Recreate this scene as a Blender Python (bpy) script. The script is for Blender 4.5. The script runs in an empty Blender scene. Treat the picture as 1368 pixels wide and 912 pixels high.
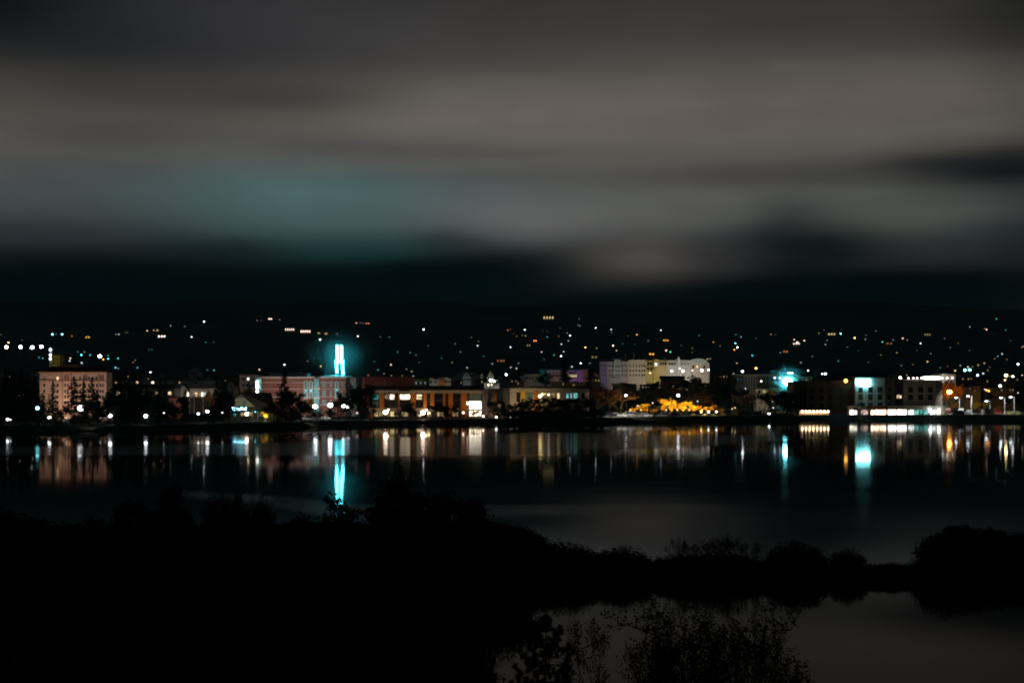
import bpy, math, random
from mathutils import Vector, noise as mn
R = math.radians
col = bpy.context.scene.collection
sc = bpy.context.scene
rnd = random.Random(11); rl = random.Random(4)

# ------------------------------------------------------------------ camera
F = 2400.0; HZ = 522.0; CH = 9.0          # focal length in photo pixels, horizon row, eye height
cam_d = bpy.data.cameras.new('camera'); cam = bpy.data.objects.new('camera', cam_d); col.objects.link(cam)
cam.location = (0, 0, CH); cam.rotation_euler = (R(90), 0, 0)
cam_d.sensor_width = 36; cam_d.lens = 36*F/1368; cam_d.shift_y = (HZ-456)/1368
cam_d.clip_start = 0.2; cam_d.clip_end = 20000
sc.camera = cam

def lin(c):
    return tuple(((v/255)/12.92 if v/255 <= .04045 else ((v/255+.055)/1.055)**2.4) for v in c)

# ------------------------------------------------------------------ sky (night clouds lit by the town)
world = bpy.data.worlds.new('World'); sc.world = world; world.use_nodes = True
wt = world.node_tree; wt.nodes.clear()
def N(t, typ, **kw):
    n = t.nodes.new(typ)
    for k, v in kw.items(): setattr(n, k, v)
    return n
def M(op, a, b=None, c=None, t=wt, clamp=False):
    n = t.nodes.new('ShaderNodeMath'); n.operation = op; n.use_clamp = clamp
    for i, v in enumerate((a, b, c)):
        if v is None: continue
        if isinstance(v, (int, float)): n.inputs[i].default_value = v
        else: t.links.new(v, n.inputs[i])
    return n.outputs[0]
tc = N(wt, 'ShaderNodeTexCoord'); sep = N(wt, 'ShaderNodeSeparateXYZ')
wt.links.new(tc.outputs['Generated'], sep.inputs[0])
sx, sy, sz = sep.outputs
az = M('MULTIPLY', M('ARCTAN2', sx, sy), F)
hyp = M('MAXIMUM', M('SQRT', M('ADD', M('MULTIPLY', sx, sx), M('MULTIPLY', sy, sy))), .02)
ev = M('MULTIPLY', M('DIVIDE', M('ABSOLUTE', sz), hyp), F)
def wnoise(sa, se, scale, det, off):
    cb = N(wt, 'ShaderNodeCombineXYZ')
    wt.links.new(M('DIVIDE', az, sa), cb.inputs[0]); wt.links.new(M('DIVIDE', ev, se), cb.inputs[1]); cb.inputs[2].default_value = off
    nz = N(wt, 'ShaderNodeTexNoise'); nz.inputs['Scale'].default_value = scale; nz.inputs['Detail'].default_value = det
    wt.links.new(cb.outputs[0], nz.inputs['Vector'])
    return M('SUBTRACT', nz.outputs['Fac'], .5)
w1 = wnoise(330, 85, 1, 2, 0.3); w2 = wnoise(420, 60, 1, 2, 7.7); w3 = wnoise(520, 34, 1, 3, 3.1); w4 = wnoise(170, 62, 1, 4, 5.5)
azw = M('ADD', az, M('MULTIPLY', w1, 110)); evw = M('ADD', ev, M('MULTIPLY', w2, 34))
ramp = N(wt, 'ShaderNodeValToRGB'); ramp.color_ramp.interpolation = 'EASE'
stops = [(0, (0,1,1)), (146, (0,1,1)), (180, (4,10,12)), (208, (35,45,47)), (236, (74,77,76)), (285, (84,82,78)),
         (330, (95,91,84)), (385, (90,85,78)), (450, (66,63,61)), (530, (50,48,48)), (800, (40,38,38)), (1400, (14,14,15)), (2400, (6,6,7))]
el = ramp.color_ramp.elements
while len(el) > 1: el.remove(el[-1])
el[0].position = 0; el[0].color = (*lin(stops[0][1]), 1)
for v, c in stops[1:]:
    e = el.new(v/2400); e.color = (*lin(c), 1)
wt.links.new(M('DIVIDE', evw, 2400), ramp.inputs[0])
cur = ramp.outputs[0]
blobs = [  # photo x, photo y, half width, half height, colour, amount
 (290, 50, 280, 80, (48,48,52), .7), (150, 130, 260, 45, (60,57,57), .6),
 (60, 260, 240, 60, (64,65,68), .5), (330, 275, 330, 55, (66,80,81), .65), (435, 268, 170, 48, (78,106,109), .85),
 (490, 194, 150, 14, (70,69,72), .75), (600, 203, 130, 10, (70,70,73), .6), (660, 240, 90, 18, (80,80,82), .5),
 (730, 155, 270, 50, (106,101,94), .75), (1050, 140, 330, 55, (96,91,83), .6), (700, 285, 160, 38, (98,103,104), .6),
 (900, 280, 150, 40, (100,99,94), .6), (1040, 236, 260, 17, (68,66,65), .75), 
 (1060, 300, 60, 28, (44,44,46), .7), (1085, 345, 90, 50, (8,14,16), .95), (850, 350, 110, 36, (84,79,77), .95),
 (960, 345, 60, 30, (52,49,50), .5), (1205, 290, 110, 36, (82,86,80), .75), (1230, 340, 140, 24, (52,50,52), .6),
 (1390, 300, 70, 140, (34,34,35), .6),  (590, 322, 60, 18, (12,26,30), .6),
 (470, 335, 90, 26, (26,62,66), .6), (300, 333, 130, 18, (12,24,26), .5), (640, 380, 110, 30, (2,12,14), .8),
 (90, 315, 170, 26, (42,42,46), .5), (60, 384, 330, 30, (0,3,4), .8), (1240, 392, 260, 24, (0,3,4), .8), (560, 368, 150, 28, (0,3,5), .85), (1010, 392, 160, 26, (0,2,3), .9), (850, 412, 200, 18, (0,3,4), .95), (1110, 330, 60, 26, (6,12,14), .7), (150, 190, 200, 20, (58,57,58), .5), (880, 205, 200, 12, (88,85,79), .5), (350, 130, 160, 24, (52,51,52), .5), (930, 10, 330, 40, (58,55,52), .6), (720, 300, 120, 26, (104,102,100), .55), (1400, -10, 150, 90, (30,29,28), .8), (1255, 228, 90, 15, (40,39,40), .75), (1340, 238, 130, 30, (18,18,21), .97), (1140, 240, 90, 12, (62,61,60), .6), (-20, 10, 210, 95, (3,6,8), .96), (120, 50, 190, 50, (20,23,26), .5), (1390, 20, 120, 80, (26,25,25), .6)]
for (bx, by, bw, bh, bc, amt) in blobs:
    dx = M('DIVIDE', M('SUBTRACT', azw, bx-684), bw); dy = M('DIVIDE', M('SUBTRACT', evw, HZ-by), bh)
    g = M('MULTIPLY', M('EXPONENT', M('MULTIPLY', M('ADD', M('MULTIPLY', dx, dx), M('MULTIPLY', dy, dy)), -1)), amt)
    mx = N(wt, 'ShaderNodeMix', data_type='RGBA'); wt.links.new(g, mx.inputs[0]); wt.links.new(cur, mx.inputs[6])
    mx.inputs[7].default_value = (*lin(bc), 1); cur = mx.outputs[2]
vm = N(wt, 'ShaderNodeVectorMath', operation='SCALE'); wt.links.new(cur, vm.inputs[0])
wt.links.new(M('ADD', M('ADD', 1.0, M('MULTIPLY', w3, .2)), M('MULTIPLY', w4, .42)), vm.inputs['Scale'])
bg = N(wt, 'ShaderNodeBackground'); bg.inputs[1].default_value = 1.14
wt.links.new(vm.outputs[0], bg.inputs[0])
wo = N(wt, 'ShaderNodeOutputWorld'); wt.links.new(bg.outputs[0], wo.inputs[0])
world.cycles.sampling_method = 'MANUAL'; world.cycles.sample_map_resolution = 512

sc.view_settings.view_transform = 'Standard'; sc.view_settings.look = 'None'
sc.view_settings.exposure = 0; sc.view_settings.gamma = 1; sc.view_settings.use_curve_mapping = False
sc.cycles.use_denoising = True; sc.cycles.denoiser = 'OPENIMAGEDENOISE'
sc.cycles.max_bounces = 5; sc.cycles.diffuse_bounces = 2; sc.cycles.glossy_bounces = 3; sc.cycles.transparent_max_bounces = 6
sc.cycles.volume_bounces = 0; sc.cycles.sample_clamp_indirect = 4; sc.cycles.sample_clamp_direct = 0
sc.cycles.filter_width = 1.9; sc.cycles.use_light_tree = True; sc.cycles.caustics_reflective = False

# ------------------------------------------------------------------ materials
MATS = {}
def mat(name, c, rough=.8, var=.25, scale=1.5, spec=.3, metal=0, bump=0, dark=None):
    if name in MATS: return MATS[name]
    m = bpy.data.materials.new(name); m.use_nodes = True; t = m.node_tree; p = t.nodes['Principled BSDF']
    tcn = N(t, 'ShaderNodeTexCoord'); nz = N(t, 'ShaderNodeTexNoise'); nz.inputs['Scale'].default_value = scale
    nz.inputs['Detail'].default_value = 6; nz.inputs['Roughness'].default_value = .65
    t.links.new(tcn.outputs['Object'], nz.inputs['Vector'])
    rp = N(t, 'ShaderNodeValToRGB'); a = dark or tuple(v*(1-var) for v in c); b = tuple(min(1, v*(1+var)) for v in c)
    rp.color_ramp.elements[0].position = .3; rp.color_ramp.elements[0].color = (*a, 1)
    rp.color_ramp.elements[1].position = .7; rp.color_ramp.elements[1].color = (*b, 1)
    t.links.new(nz.outputs['Fac'], rp.inputs[0]); t.links.new(rp.outputs[0], p.inputs['Base Color'])
    p.inputs['Roughness'].default_value = rough; p.inputs['Specular IOR Level'].default_value = spec; p.inputs['Metallic'].default_value = metal
    if bump:
        bn = N(t, 'ShaderNodeBump'); bn.inputs['Strength'].default_value = bump; bn.inputs['Distance'].default_value = .05
        t.links.new(nz.outputs['Fac'], bn.inputs['Height']); t.links.new(bn.outputs[0], p.inputs['Normal'])
    MATS[name] = m; return m
def brick(name, c1, c2, mortar):
    if name in MATS: return MATS[name]
    m = bpy.data.materials.new(name); m.use_nodes = True; t = m.node_tree; p = t.nodes['Principled BSDF']
    tcn = N(t, 'ShaderNodeTexCoord'); mp = N(t, 'ShaderNodeMapping'); mp.inputs['Rotation'].default_value = (R(90), 0, 0)
    b = N(t, 'ShaderNodeTexBrick'); b.inputs['Scale'].default_value = 2.2
    b.inputs['Color1'].default_value = (*c1, 1); b.inputs['Color2'].default_value = (*c2, 1); b.inputs['Mortar'].default_value = (*mortar, 1)
    t.links.new(tcn.outputs['Object'], mp.inputs[0]); t.links.new(mp.outputs[0], b.inputs[0])
    t.links.new(b.outputs[0], p.inputs['Base Color']); p.inputs['Roughness'].default_value = .85
    MATS[name] = m; return m
def emis(name, c, s, patch=0, scale=2.0):
    if name in MATS: return MATS[name]
    m = bpy.data.materials.new(name); m.use_nodes = True; t = m.node_tree; t.nodes.clear()
    e = N(t, 'ShaderNodeEmission'); o = N(t, 'ShaderNodeOutputMaterial'); t.links.new(e.outputs[0], o.inputs[0])
    e.inputs[0].default_value = (*c, 1); e.inputs[1].default_value = s
    if patch:   # furniture, blinds and people seen as uneven light inside a lit room
        tcn = N(t, 'ShaderNodeTexCoord'); nz = N(t, 'ShaderNodeTexNoise'); nz.inputs['Scale'].default_value = scale; nz.inputs['Detail'].default_value = 3
        t.links.new(tcn.outputs['Object'], nz.inputs['Vector'])
        rp = N(t, 'ShaderNodeMapRange'); rp.inputs[1].default_value = .38; rp.inputs[2].default_value = .6
        rp.inputs[3].default_value = s*(1-patch); rp.inputs[4].default_value = s*1.2
        t.links.new(nz.outputs['Fac'], rp.inputs[0]); t.links.new(rp.outputs[0], e.inputs[1])
    MATS[name] = m; return m

glass = mat('dark_glass', (.015,.018,.02), .12, .3, 1, .5)
glass_teal = mat('teal_glass', (.10,.30,.32), .25, .3, .8, .5)
whitepaint = mat('white_paint', (.62,.62,.6), .7, .12, .5)
cream = mat('cream_render', (.52,.46,.38), .85, .12, .4)
salmon = mat('salmon_render', (.60,.40,.31), .85, .10, .25)
salmon_trim = mat('salmon_trim', (.40,.19,.13), .8, .12, .5)
roof_dark = mat('dark_roofing', (.035,.035,.038), .9, .3, .6)
roof_red = mat('red_roofing', (.12,.04,.03), .9, .3, .6)
metal_dark = mat('dark_metal', (.05,.05,.055), .5, .2, 2, .5, .6)
metal_grey = mat('galvanised_metal', (.35,.36,.37), .45, .15, 2, .5, .7)
concrete = mat('concrete', (.3,.29,.27), .9, .18, .5)
orange_pan = mat('orange_panel', (.62,.21,.03), .7, .12, .4)
brick_red = brick('red_brick', (.30,.10,.07), (.24,.08,.06), (.32,.2,.16))
stone = mat('pale_stone', (.6,.56,.5), .8, .1, .6)
bark = mat('bark', (.035,.028,.022), .95, .3, 4)
leaf_d = mat('dark_leaves', (.012,.018,.009), .9, .5, .6, .05)
needle = mat('conifer_needles', (.014,.024,.014), .9, .5, .6, .05)
leaf_o = mat('autumn_orange_leaves', (.50,.20,.025), .8, .35, 1.2, .1)
leaf_y = mat('autumn_yellow_leaves', (.58,.36,.03), .8, .35, 1.2, .1)
leaf_b = mat('brown_autumn_leaves', (.10,.05,.02), .9, .4, .8, .05)
grassm = mat('dry_grass', (.03,.03,.015), .95, .5, .8, .05)
COL = {'w': (.88,.94,1), 'p': (1,.74,.62), 'o': (1,.42,.07), 'g': (.1,1,.45), 't': (.15,1,.95), 'y': (1,.78,.32), 'b': (.55,.75,1), 'r': (1,.28,.12), 'c': (.22,.92,1)}

# ------------------------------------------------------------------ mesh helpers
class MB:
    def __init__(s): s.v = []; s.f = []; s.m = []
    def add(s, vs, fs, mi=0):
        n = len(s.v); s.v += [tuple(v) for v in vs]; s.f += [tuple(i+n for i in f) for f in fs]; s.m += [mi]*len(fs); return s
    def box(s, x0, x1, y0, y1, z0, z1, mi=0):
        vs = [(x, y, z) for x in (x0, x1) for y in (y0, y1) for z in (z0, z1)]
        return s.add(vs, [(0,1,3,2), (4,6,7,5), (0,4,5,1), (2,3,7,6), (0,2,6,4), (1,5,7,3)], mi)
    def prism(s, pts, y0, y1, mi=0):     # polygon in x,z extruded along y
        n = len(pts); vs = [(x, y0, z) for x, z in pts]+[(x, y1, z) for x, z in pts]
        return s.add(vs, [tuple(range(n)), tuple(range(2*n-1, n-1, -1))]+[(i, i+n, (i+1) % n+n, (i+1) % n) for i in range(n)], mi)
    def tube(s, a, b, r0, r1, n=6, mi=0):
        a = Vector(a); b = Vector(b); d = b-a
        if d.length < 1e-6: return s
        d.normalize(); u = d.cross(Vector((0,0,1)) if abs(d.z) < .9 else Vector((1,0,0))).normalized(); w = d.cross(u)
        vs = []
        for c, r in ((a, r0), (b, r1)):
            for k in range(n):
                t = 2*math.pi*k/n; vs.append(c+u*(r*math.cos(t))+w*(r*math.sin(t)))
        fs = [(k, (k+1) % n, (k+1) % n+n, k+n) for k in range(n)]+[tuple(range(n-1, -1, -1)), tuple(range(n, 2*n))]
        return s.add(vs, fs, mi)
    def ball(s, c, r, seg=8, ring=5, mi=0, sz=1):
        vs = [(c[0], c[1], c[2]+r*sz)]; fs = []
        for i in range(1, ring):
            p = math.pi*i/ring
            for k in range(seg):
                t = 2*math.pi*k/seg; vs.append((c[0]+r*math.sin(p)*math.cos(t), c[1]+r*math.sin(p)*math.sin(t), c[2]+r*sz*math.cos(p)))
        vs.append((c[0], c[1], c[2]-r*sz)); L = len(vs)-1
        for k in range(seg): fs.append((0, 1+k, 1+(k+1) % seg)); fs.append((L, L-1-k, L-1-(k+1) % seg))
        for i in range(ring-2):
            for k in range(seg):
                a = 1+i*seg+k; b = 1+i*seg+(k+1) % seg; fs.append((a, a+seg, b+seg, b))
        return s.add(vs, fs, mi)
    def mesh(s, name, mats, org=(0,0,0), smooth=False):
        me = bpy.data.meshes.new(name); ox, oy, oz = org
        me.from_pydata([(x-ox, y-oy, z-oz) for x, y, z in s.v], [], s.f)
        for m in (mats if isinstance(mats, (list, tuple)) else [mats]): me.materials.append(m)
        if any(s.m): me.polygons.foreach_set('material_index', s.m)
        if smooth: me.polygons.foreach_set('use_smooth', [True]*len(s.f))
        me.update(); return me

def W(px, py, D): return ((px-684)/F*D, D, CH-(py-HZ)/F*D)
def mk(name, data, loc=(0,0,0), parent=None, label=None, cat=None, group=None, kind=None):
    o = bpy.data.objects.new(name, data); col.objects.link(o); o.location = loc
    if parent: o.parent = parent
    for k, v in (('label', label), ('category', cat), ('group', group), ('kind', kind)):
        if v: o[k] = v
    return o

# labels that single out one of many: rank along the row of its place
PEND = []
def pend(o, desc, place, px, tail=''): PEND.append((o, desc, place, px, tail))
ORD = ['first','second','third','fourth','fifth','sixth','seventh','eighth','ninth','tenth','eleventh','twelfth','thirteenth','fourteenth','fifteenth','sixteenth']
def flush():
    by = {}
    for p in PEND: by.setdefault((p[1], p[2]), []).append(p)
    for (desc, place), L in by.items():
        L.sort(key=lambda p: p[3]); n = len(L)
        for i, p in enumerate(L):
            if n == 1: t = f'{desc} {place}'
            elif n == 2: t = f'{desc} {place}, ' + ('left' if i == 0 else 'right') + ' of two'
            elif i == 0: t = f'{desc} {place}, leftmost of {n}'
            elif i == n-1: t = f'{desc} {place}, rightmost of {n}'
            else: t = f'{desc} {place}, {ORD[i] if i < 16 else str(i+1)+"th"} from left'
            if len(t.split()) > 16: t = t.replace('in the town behind the giant floodlight mast', 'behind the giant floodlight mast').replace('the dark hillside', 'the hillside').replace('midway up the hillside', 'mid hillside')
            p[0]['label'] = t

# ------------------------------------------------------------------ terrain
def lerp_tab(tab, x):
    if x <= tab[0][0]: return tab[0][1]
    for (a, va), (b, vb) in zip(tab, tab[1:]):
        if x <= b: return va+(vb-va)*(x-a)/(b-a)
    return tab[-1][1]
SH = [(-2500, 380), (0, 395), (200, 400), (350, 425), (500, 468), (800, 502), (1050, 538), (1368, 545), (4000, 560)]
def shore(px): return lerp_tab(SH, px)
GT = [(0, 1.1), (520, 1.3), (600, 2.3), (800, 5.8), (1000, 9.6), (1300, 15), (1800, 31), (2400, 66), (3000, 112), (3800, 176), (4600, 232), (5200, 250), (6200, 235)]
def gz(X, Y):
    px = X/Y*F+684; s = Y-shore(px)
    if s < 0: return max(-2.5, s*.25)
    g = lerp_tab(GT, Y)
    if Y > 1200:
        k = min(1, (Y-1200)/2500)
        g += k*45*mn.noise(Vector((X/900, Y/1100, 0)))+k*12*mn.noise(Vector((X/260, Y/260, 5)))
    b = min(1, s/7)
    return b*b*(3-2*b)*g
ds = [-12, -6, -2, 0, 1, 2, 3.5, 5, 7, 10, 20, 40, 70, 110, 160, 220, 300, 400, 520, 660, 820]
ds += [820+55*k for k in range(1, 100)]
pxs = list(range(-900, 2300, 16))
vs, fs = [], []
for px in pxs:
    s0 = shore(px)
    for d in ds:
        Y = s0+d; X = (px-684)/F*Y; vs.append((X, Y, gz(X, Y) if d != -12 else -2.5))
nd = len(ds)
for i in range(len(pxs)-1):
    for j in range(nd-1): a = i*nd+j; fs.append((a, a+nd, a+nd+1, a+1))
mb = MB(); mb.add(vs, fs)
town_ground = mat('hill_woodland_ground', (.02,.022,.018), .95, .6, .02, .05)
mk('hills', mb.mesh('hills', town_ground, smooth=True), kind='structure')

# near bank, promontory on the left and the low causeway across the pond
def sstep(a, b, x):
    t = max(0, min(1, (x-a)/(b-a))); return t*t*(3-2*t)
def near_z(X, Y):
    n = mn.noise(Vector((X/6, Y/6, 2)))*1.2+mn.noise(Vector((X/2, Y/2, 9)))*.5
    bank = 7.3*(1-sstep(2, 44, Y)) - .4*sstep(44, 49+n, Y)+.25
    edge = -0.6+n*.4-(.05 if Y < 60 else 0)
    prom = .6-1.2*sstep(edge-1.8, edge+.8, X+0.0) if Y < 90 else .6-1.2*sstep(-2.0, 1.2, X+n*.5)
    prom -= 1.3*sstep(112+n, 120+n, Y)
    cw = min(sstep(83.0+n*.4, 84.6+n*.4, Y), 1-sstep(88.6+n*.3, 90.4+n*.3, Y))
    if X > 17: cw = max(cw, min(sstep(83.2+n*.5, 85+n*.5, Y), 1-sstep(91+n*.5, 96+n*.5, Y))*sstep(19, 24, X))
    cwz = -.6+.95*cw
    return max(bank, prom if Y > 30 else -1, cwz, -.6)
mb = MB(); xs = [-75+.6*i for i in range(250)]; ys = [-12+.75*j for j in range(182)]
for x in xs:
    for y in ys: mb.v.append((x, y, near_z(x, y)))
n2 = len(ys)
for i in range(len(xs)-1):
    for j in range(n2-1): a = i*n2+j; mb.f.append((a, a+n2, a+n2+1, a+1)); mb.m.append(0)
mk('shore_ground', mb.mesh('shore_ground', grassm, smooth=True), kind='structure')

# ------------------------------------------------------------------ water, with patches of wind ripple
def ripple(X, Y):
    px = X/Y*F+684; n = mn.noise(Vector((X/22, Y/30, 0)))*4+mn.noise(Vector((X/60, Y/14, 4)))*4
    y = HZ+CH*F/Y+n*.6
    top = lerp_tab([(-200, 597), (150, 595), (400, 590), (700, 578), (1040, 581), (1400, 590)], px)
    bot = lerp_tab([(-200, 606), (150, 608), (400, 609), (700, 606), (900, 597), (1040, 590), (1120, 580)], px)
    a = sstep(top-2, top+2, y)*(1-sstep(bot-3, bot+2, y))*(1-sstep(1000, 1090, px))
    top = lerp_tab([(150, 648), (350, 660), (480, 671), (1000, 676), (1200, 680)], px)
    bot = lerp_tab([(150, 660), (350, 676), (480, 700), (700, 690), (1000, 688), (1200, 684)], px)
    b = sstep(top-2, top+2, y)*(1-sstep(bot-8, bot+3, y))*sstep(190, 260, px)*(1-sstep(900, 1060, px))*.75
    return max(a, b)
mb = MB(); pxw = list(range(-700, 2080, 8)); yy = []
y = 912+700
while y > 558:
    yy.append(y); y -= 1.2 if y < 740 else (4 if y < 912 else 40)
att = []
for px in pxw:
    for y in yy:
        Y = CH*F/(y-HZ); X = (px-684)/F*Y; mb.v.append((X, Y, 0)); att.append(ripple(X, Y) if 560 < y < 730 else 0)
n2 = len(yy)
for i in range(len(pxw)-1):
    for j in range(n2-1): a = i*n2+j; mb.f.append((a, a+n2, a+n2+1, a+1)); mb.m.append(0)
wm = bpy.data.materials.new('lake_water'); wm.use_nodes = True; t = wm.node_tree; p = t.nodes['Principled BSDF']
p.inputs['Base Color'].default_value = (.0015,.0025,.003, 1); p.inputs['IOR'].default_value = 1.18
at = N(t, 'ShaderNodeAttribute', attribute_name='ripple')
geo = N(t, 'ShaderNodeNewGeometry')
mp = N(t, 'ShaderNodeMapping'); mp.inputs['Scale'].default_value = (.012, .16, 1); t.links.new(geo.outputs['Position'], mp.inputs[0])
nz = N(t, 'ShaderNodeTexNoise'); nz.inputs['Scale'].default_value = 1; nz.inputs['Detail'].default_value = 4; t.links.new(mp.outputs[0], nz.inputs['Vector'])
calm = M('MULTIPLY_ADD', nz.outputs['Fac'], .050, .016, t=t)
rr = M('ADD', calm, M('MULTIPLY', at.outputs['Fac'], .065, t=t), t=t)

mp2 = N(t, 'ShaderNodeMapping'); mp2.inputs['Scale'].default_value = (.5, .35, 1); t.links.new(geo.outputs['Position'], mp2.inputs[0])
nz2 = N(t, 'ShaderNodeTexNoise'); nz2.inputs['Scale'].default_value = 1; nz2.inputs['Detail'].default_value = 3; t.links.new(mp2.outputs[0], nz2.inputs['Vector'])
gl = N(t, 'ShaderNodeBsdfGlossy'); df = N(t, 'ShaderNodeBsdfDiffuse'); df.inputs[0].default_value = (.0015,.0025,.003,1); frn = N(t, 'ShaderNodeFresnel'); frn.inputs[0].default_value = 1.16
ms = N(t, 'ShaderNodeMixShader'); bp = N(t, 'ShaderNodeBump'); bp.inputs['Strength'].default_value = .35; bp.inputs['Distance'].default_value = .004
t.links.new(nz2.outputs['Fac'], bp.inputs['Height']); t.links.new(bp.outputs[0], gl.inputs['Normal'])
t.links.new(rr, gl.inputs['Roughness']); t.links.new(M('MULTIPLY', M('POWER', frn.outputs[0], 1.5, t=t), .93, t=t), ms.inputs[0]); t.links.new(df.outputs[0], ms.inputs[1]); t.links.new(gl.outputs[0], ms.inputs[2])
for l_ in list(t.nodes): 
    if l_.type == 'OUTPUT_MATERIAL': t.links.new(ms.outputs[0], l_.inputs[0])
t.nodes.remove(p)
me = mb.mesh('lake', wm)
ra = me.attributes.new('ripple', 'FLOAT', 'POINT'); ra.data.foreach_set('value', att)
mk('lake_water', me, kind='structure')

# ------------------------------------------------------------------ vegetation meshes
def rv(r):
    while True:
        v = Vector((r.uniform(-1,1), r.uniform(-1,1), r.uniform(-1,1)))
        if .01 < v.length < 1: return v
def leaf(mb, c, s, r):
    u = rv(r).normalized(); w = u.cross(rv(r)).normalized(); c = Vector(c)
    mb.add([c-u*s, c+w*s*.55, c+u*s, c-w*s*.55], [(0,1,2,3)])
def conifer(seed, H=1.0, wid=.32, bare=.12, n=24, dens=1.0, ls=.022):
    r = random.Random(seed); tr = MB(); cr = MB()
    lean = r.uniform(-.015,.015)
    tr.tube((0,0,-.04), (lean*.5,0,.5), .014, .009, 6); tr.tube((lean*.5,0,.5), (lean,0,.985), .009, .002, 5)
    for i in range(n):
        f = i/(n-1); z = bare+(.97-bare)*f**.92
        R0 = wid*(1-f)**.75*(r.uniform(.6,1.1))+.015; nb = max(4, int(8*(1-f)+3))
        for k in range(nb):
            a = r.uniform(0, 6.283); L = R0*r.uniform(.55,1.1)
            e = Vector((math.cos(a)*L+lean*z, math.sin(a)*L, z-L*r.uniform(.05,.4)))
            b = Vector((lean*z, 0, z)); tr.tube(b, e, .003, .001, 3)
            m = int((5+L*70)*dens)
            for q in range(m):
                t = r.uniform(.15,1.05); c = b.lerp(e, t)+rv(r)*(.018+.03*L*2)*(1.15-t*.5); leaf(cr, c, ls*r.uniform(.6,1.3), r)
    for q in range(14): leaf(cr, (lean+r.uniform(-.008,.008), 0, .94+.06*r.random()), ls*.6, r)
    return tr, cr
def broad(seed, wid=.42, bare=.22, lv=4, leaves=1500, ls=.03, clump=.06, sparse=False):
    """rounded crown: trunk, forking limbs, leaf clumps round the twig ends"""
    r = random.Random(seed); tr = MB(); cr = MB(); tips = []
    def grow(p, d, L, rad, k):
        q = p+d*L*.5+rv(r)*L*.05; e = q+(d+rv(r)*.22).normalized()*L*.5
        tr.tube(p, q, rad, rad*.85, 5 if k > 1 else 3); tr.tube(q, e, rad*.85, rad*.65, 5 if k > 1 else 3)
        if k <= 1: tips.append(q)
        if k == 0: tips.append(e); return
        for c in range(r.choice((2,3,3) if k > 1 else (3,3,4))):
            nd_ = (d+rv(r)*.95+Vector((0,0,.12))).normalized(); grow(e if c < 2 else q, nd_, L*r.uniform(.62,.82), rad*.58, k-1)
    nst = 3 if sparse else r.choice((1,1,2))
    for s_ in range(nst):
        d0 = Vector((r.uniform(-.4,.4)*(nst > 1), r.uniform(-.4,.4)*(nst > 1), 1)).normalized()
        grow(Vector((0,0,-.03)), d0, bare*1.4, .022/(nst**.5), lv)
    mx = max(t_.z for t_ in tips); mr = sorted(math.hypot(t_.x, t_.y) for t_ in tips)[int(len(tips)*.93)]
    kz = .97/mx; kr = wid/mr
    for mbx in (tr,): mbx.v = [(x*kr, y*kr, z*kz) for x, y, z in mbx.v]
    tips = [Vector((t_.x*kr, t_.y*kr, t_.z*kz)) for t_ in tips]
    for i in range(leaves):
        t_ = tips[i % len(tips)] if i < len(tips) else r.choice(tips)
        v = rv(r); leaf(cr, t_+Vector((v.x, v.y, v.z*.8))*clump*(r.random()**.4), ls*r.uniform(.5,1.3), r)
    return tr, cr
def shrub(seed, leaves=1400, twigs=60, ls=.03):
    r = random.Random(seed); tr = MB(); cr = MB()
    for i in range(twigs):
        a = r.uniform(0, 6.283); s_ = r.random()**.5*.9; h = (1-s_*s_*.6)*r.uniform(.6,1.05)
        e = Vector((math.cos(a)*s_*.5, math.sin(a)*s_*.5, h)); b = Vector((e.x*.35, e.y*.35, -.04)); m_ = b.lerp(e, .5)+Vector((0,0,.05))
        tr.tube(b, m_, .008, .005, 3); tr.tube(m_, e, .005, .001, 3)
        for q in range(leaves//twigs):
            c = m_.lerp(e, r.uniform(-.6,1.0))+rv(r)*.09; leaf(cr, c, ls*r.uniform(.5,1.3), r)
    return tr, cr
PROTO = {}; WID = {}
def proto(key, fn, tm, cm):
    tr, cr = fn; PROTO[key] = (tr.mesh(key+'_trunk', tm), cr.mesh(key+'_crown', cm)); q = sorted(v[0] for v in cr.v); n = len(q); WID[key] = q[int(n*.985)]-q[int(n*.015)]
for i in range(4): proto(f'con{i}', conifer(100+i, wid=(.2,.26,.17,.3)[i], bare=(.1,.16,.2,.06)[i], n=26, dens=1.3, ls=.017), bark, needle)
for i in range(3): proto(f'pine{i}', conifer(200+i, wid=(.3,.26,.34)[i], bare=.3, n=13, dens=1.4, ls=.02), bark, needle)
for i in range(4): proto(f'br{i}', broad(300+i, wid=(.42,.5,.36,.46)[i], leaves=1500, ls=.026, clump=.075), bark, leaf_d)
for i in range(2): proto(f'bb{i}', broad(320+i, wid=.45, leaves=1100, ls=.022, clump=.07), bark, leaf_b)
for i in range(2): proto(f'ao{i}', broad(340+i, wid=.36, leaves=1100, ls=.03, clump=.07), bark, leaf_o)
for i in range(2): proto(f'ay{i}', broad(350+i, wid=.34, leaves=1100, ls=.03, clump=.07), bark, leaf_y)
for i in range(2): proto(f'bare{i}', broad(360+i, wid=.42, leaves=160, ls=.015, clump=.05), bark, leaf_b)
for i in range(3): proto(f'sh{i}', shrub(400+i), bark, leaf_d)
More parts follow.
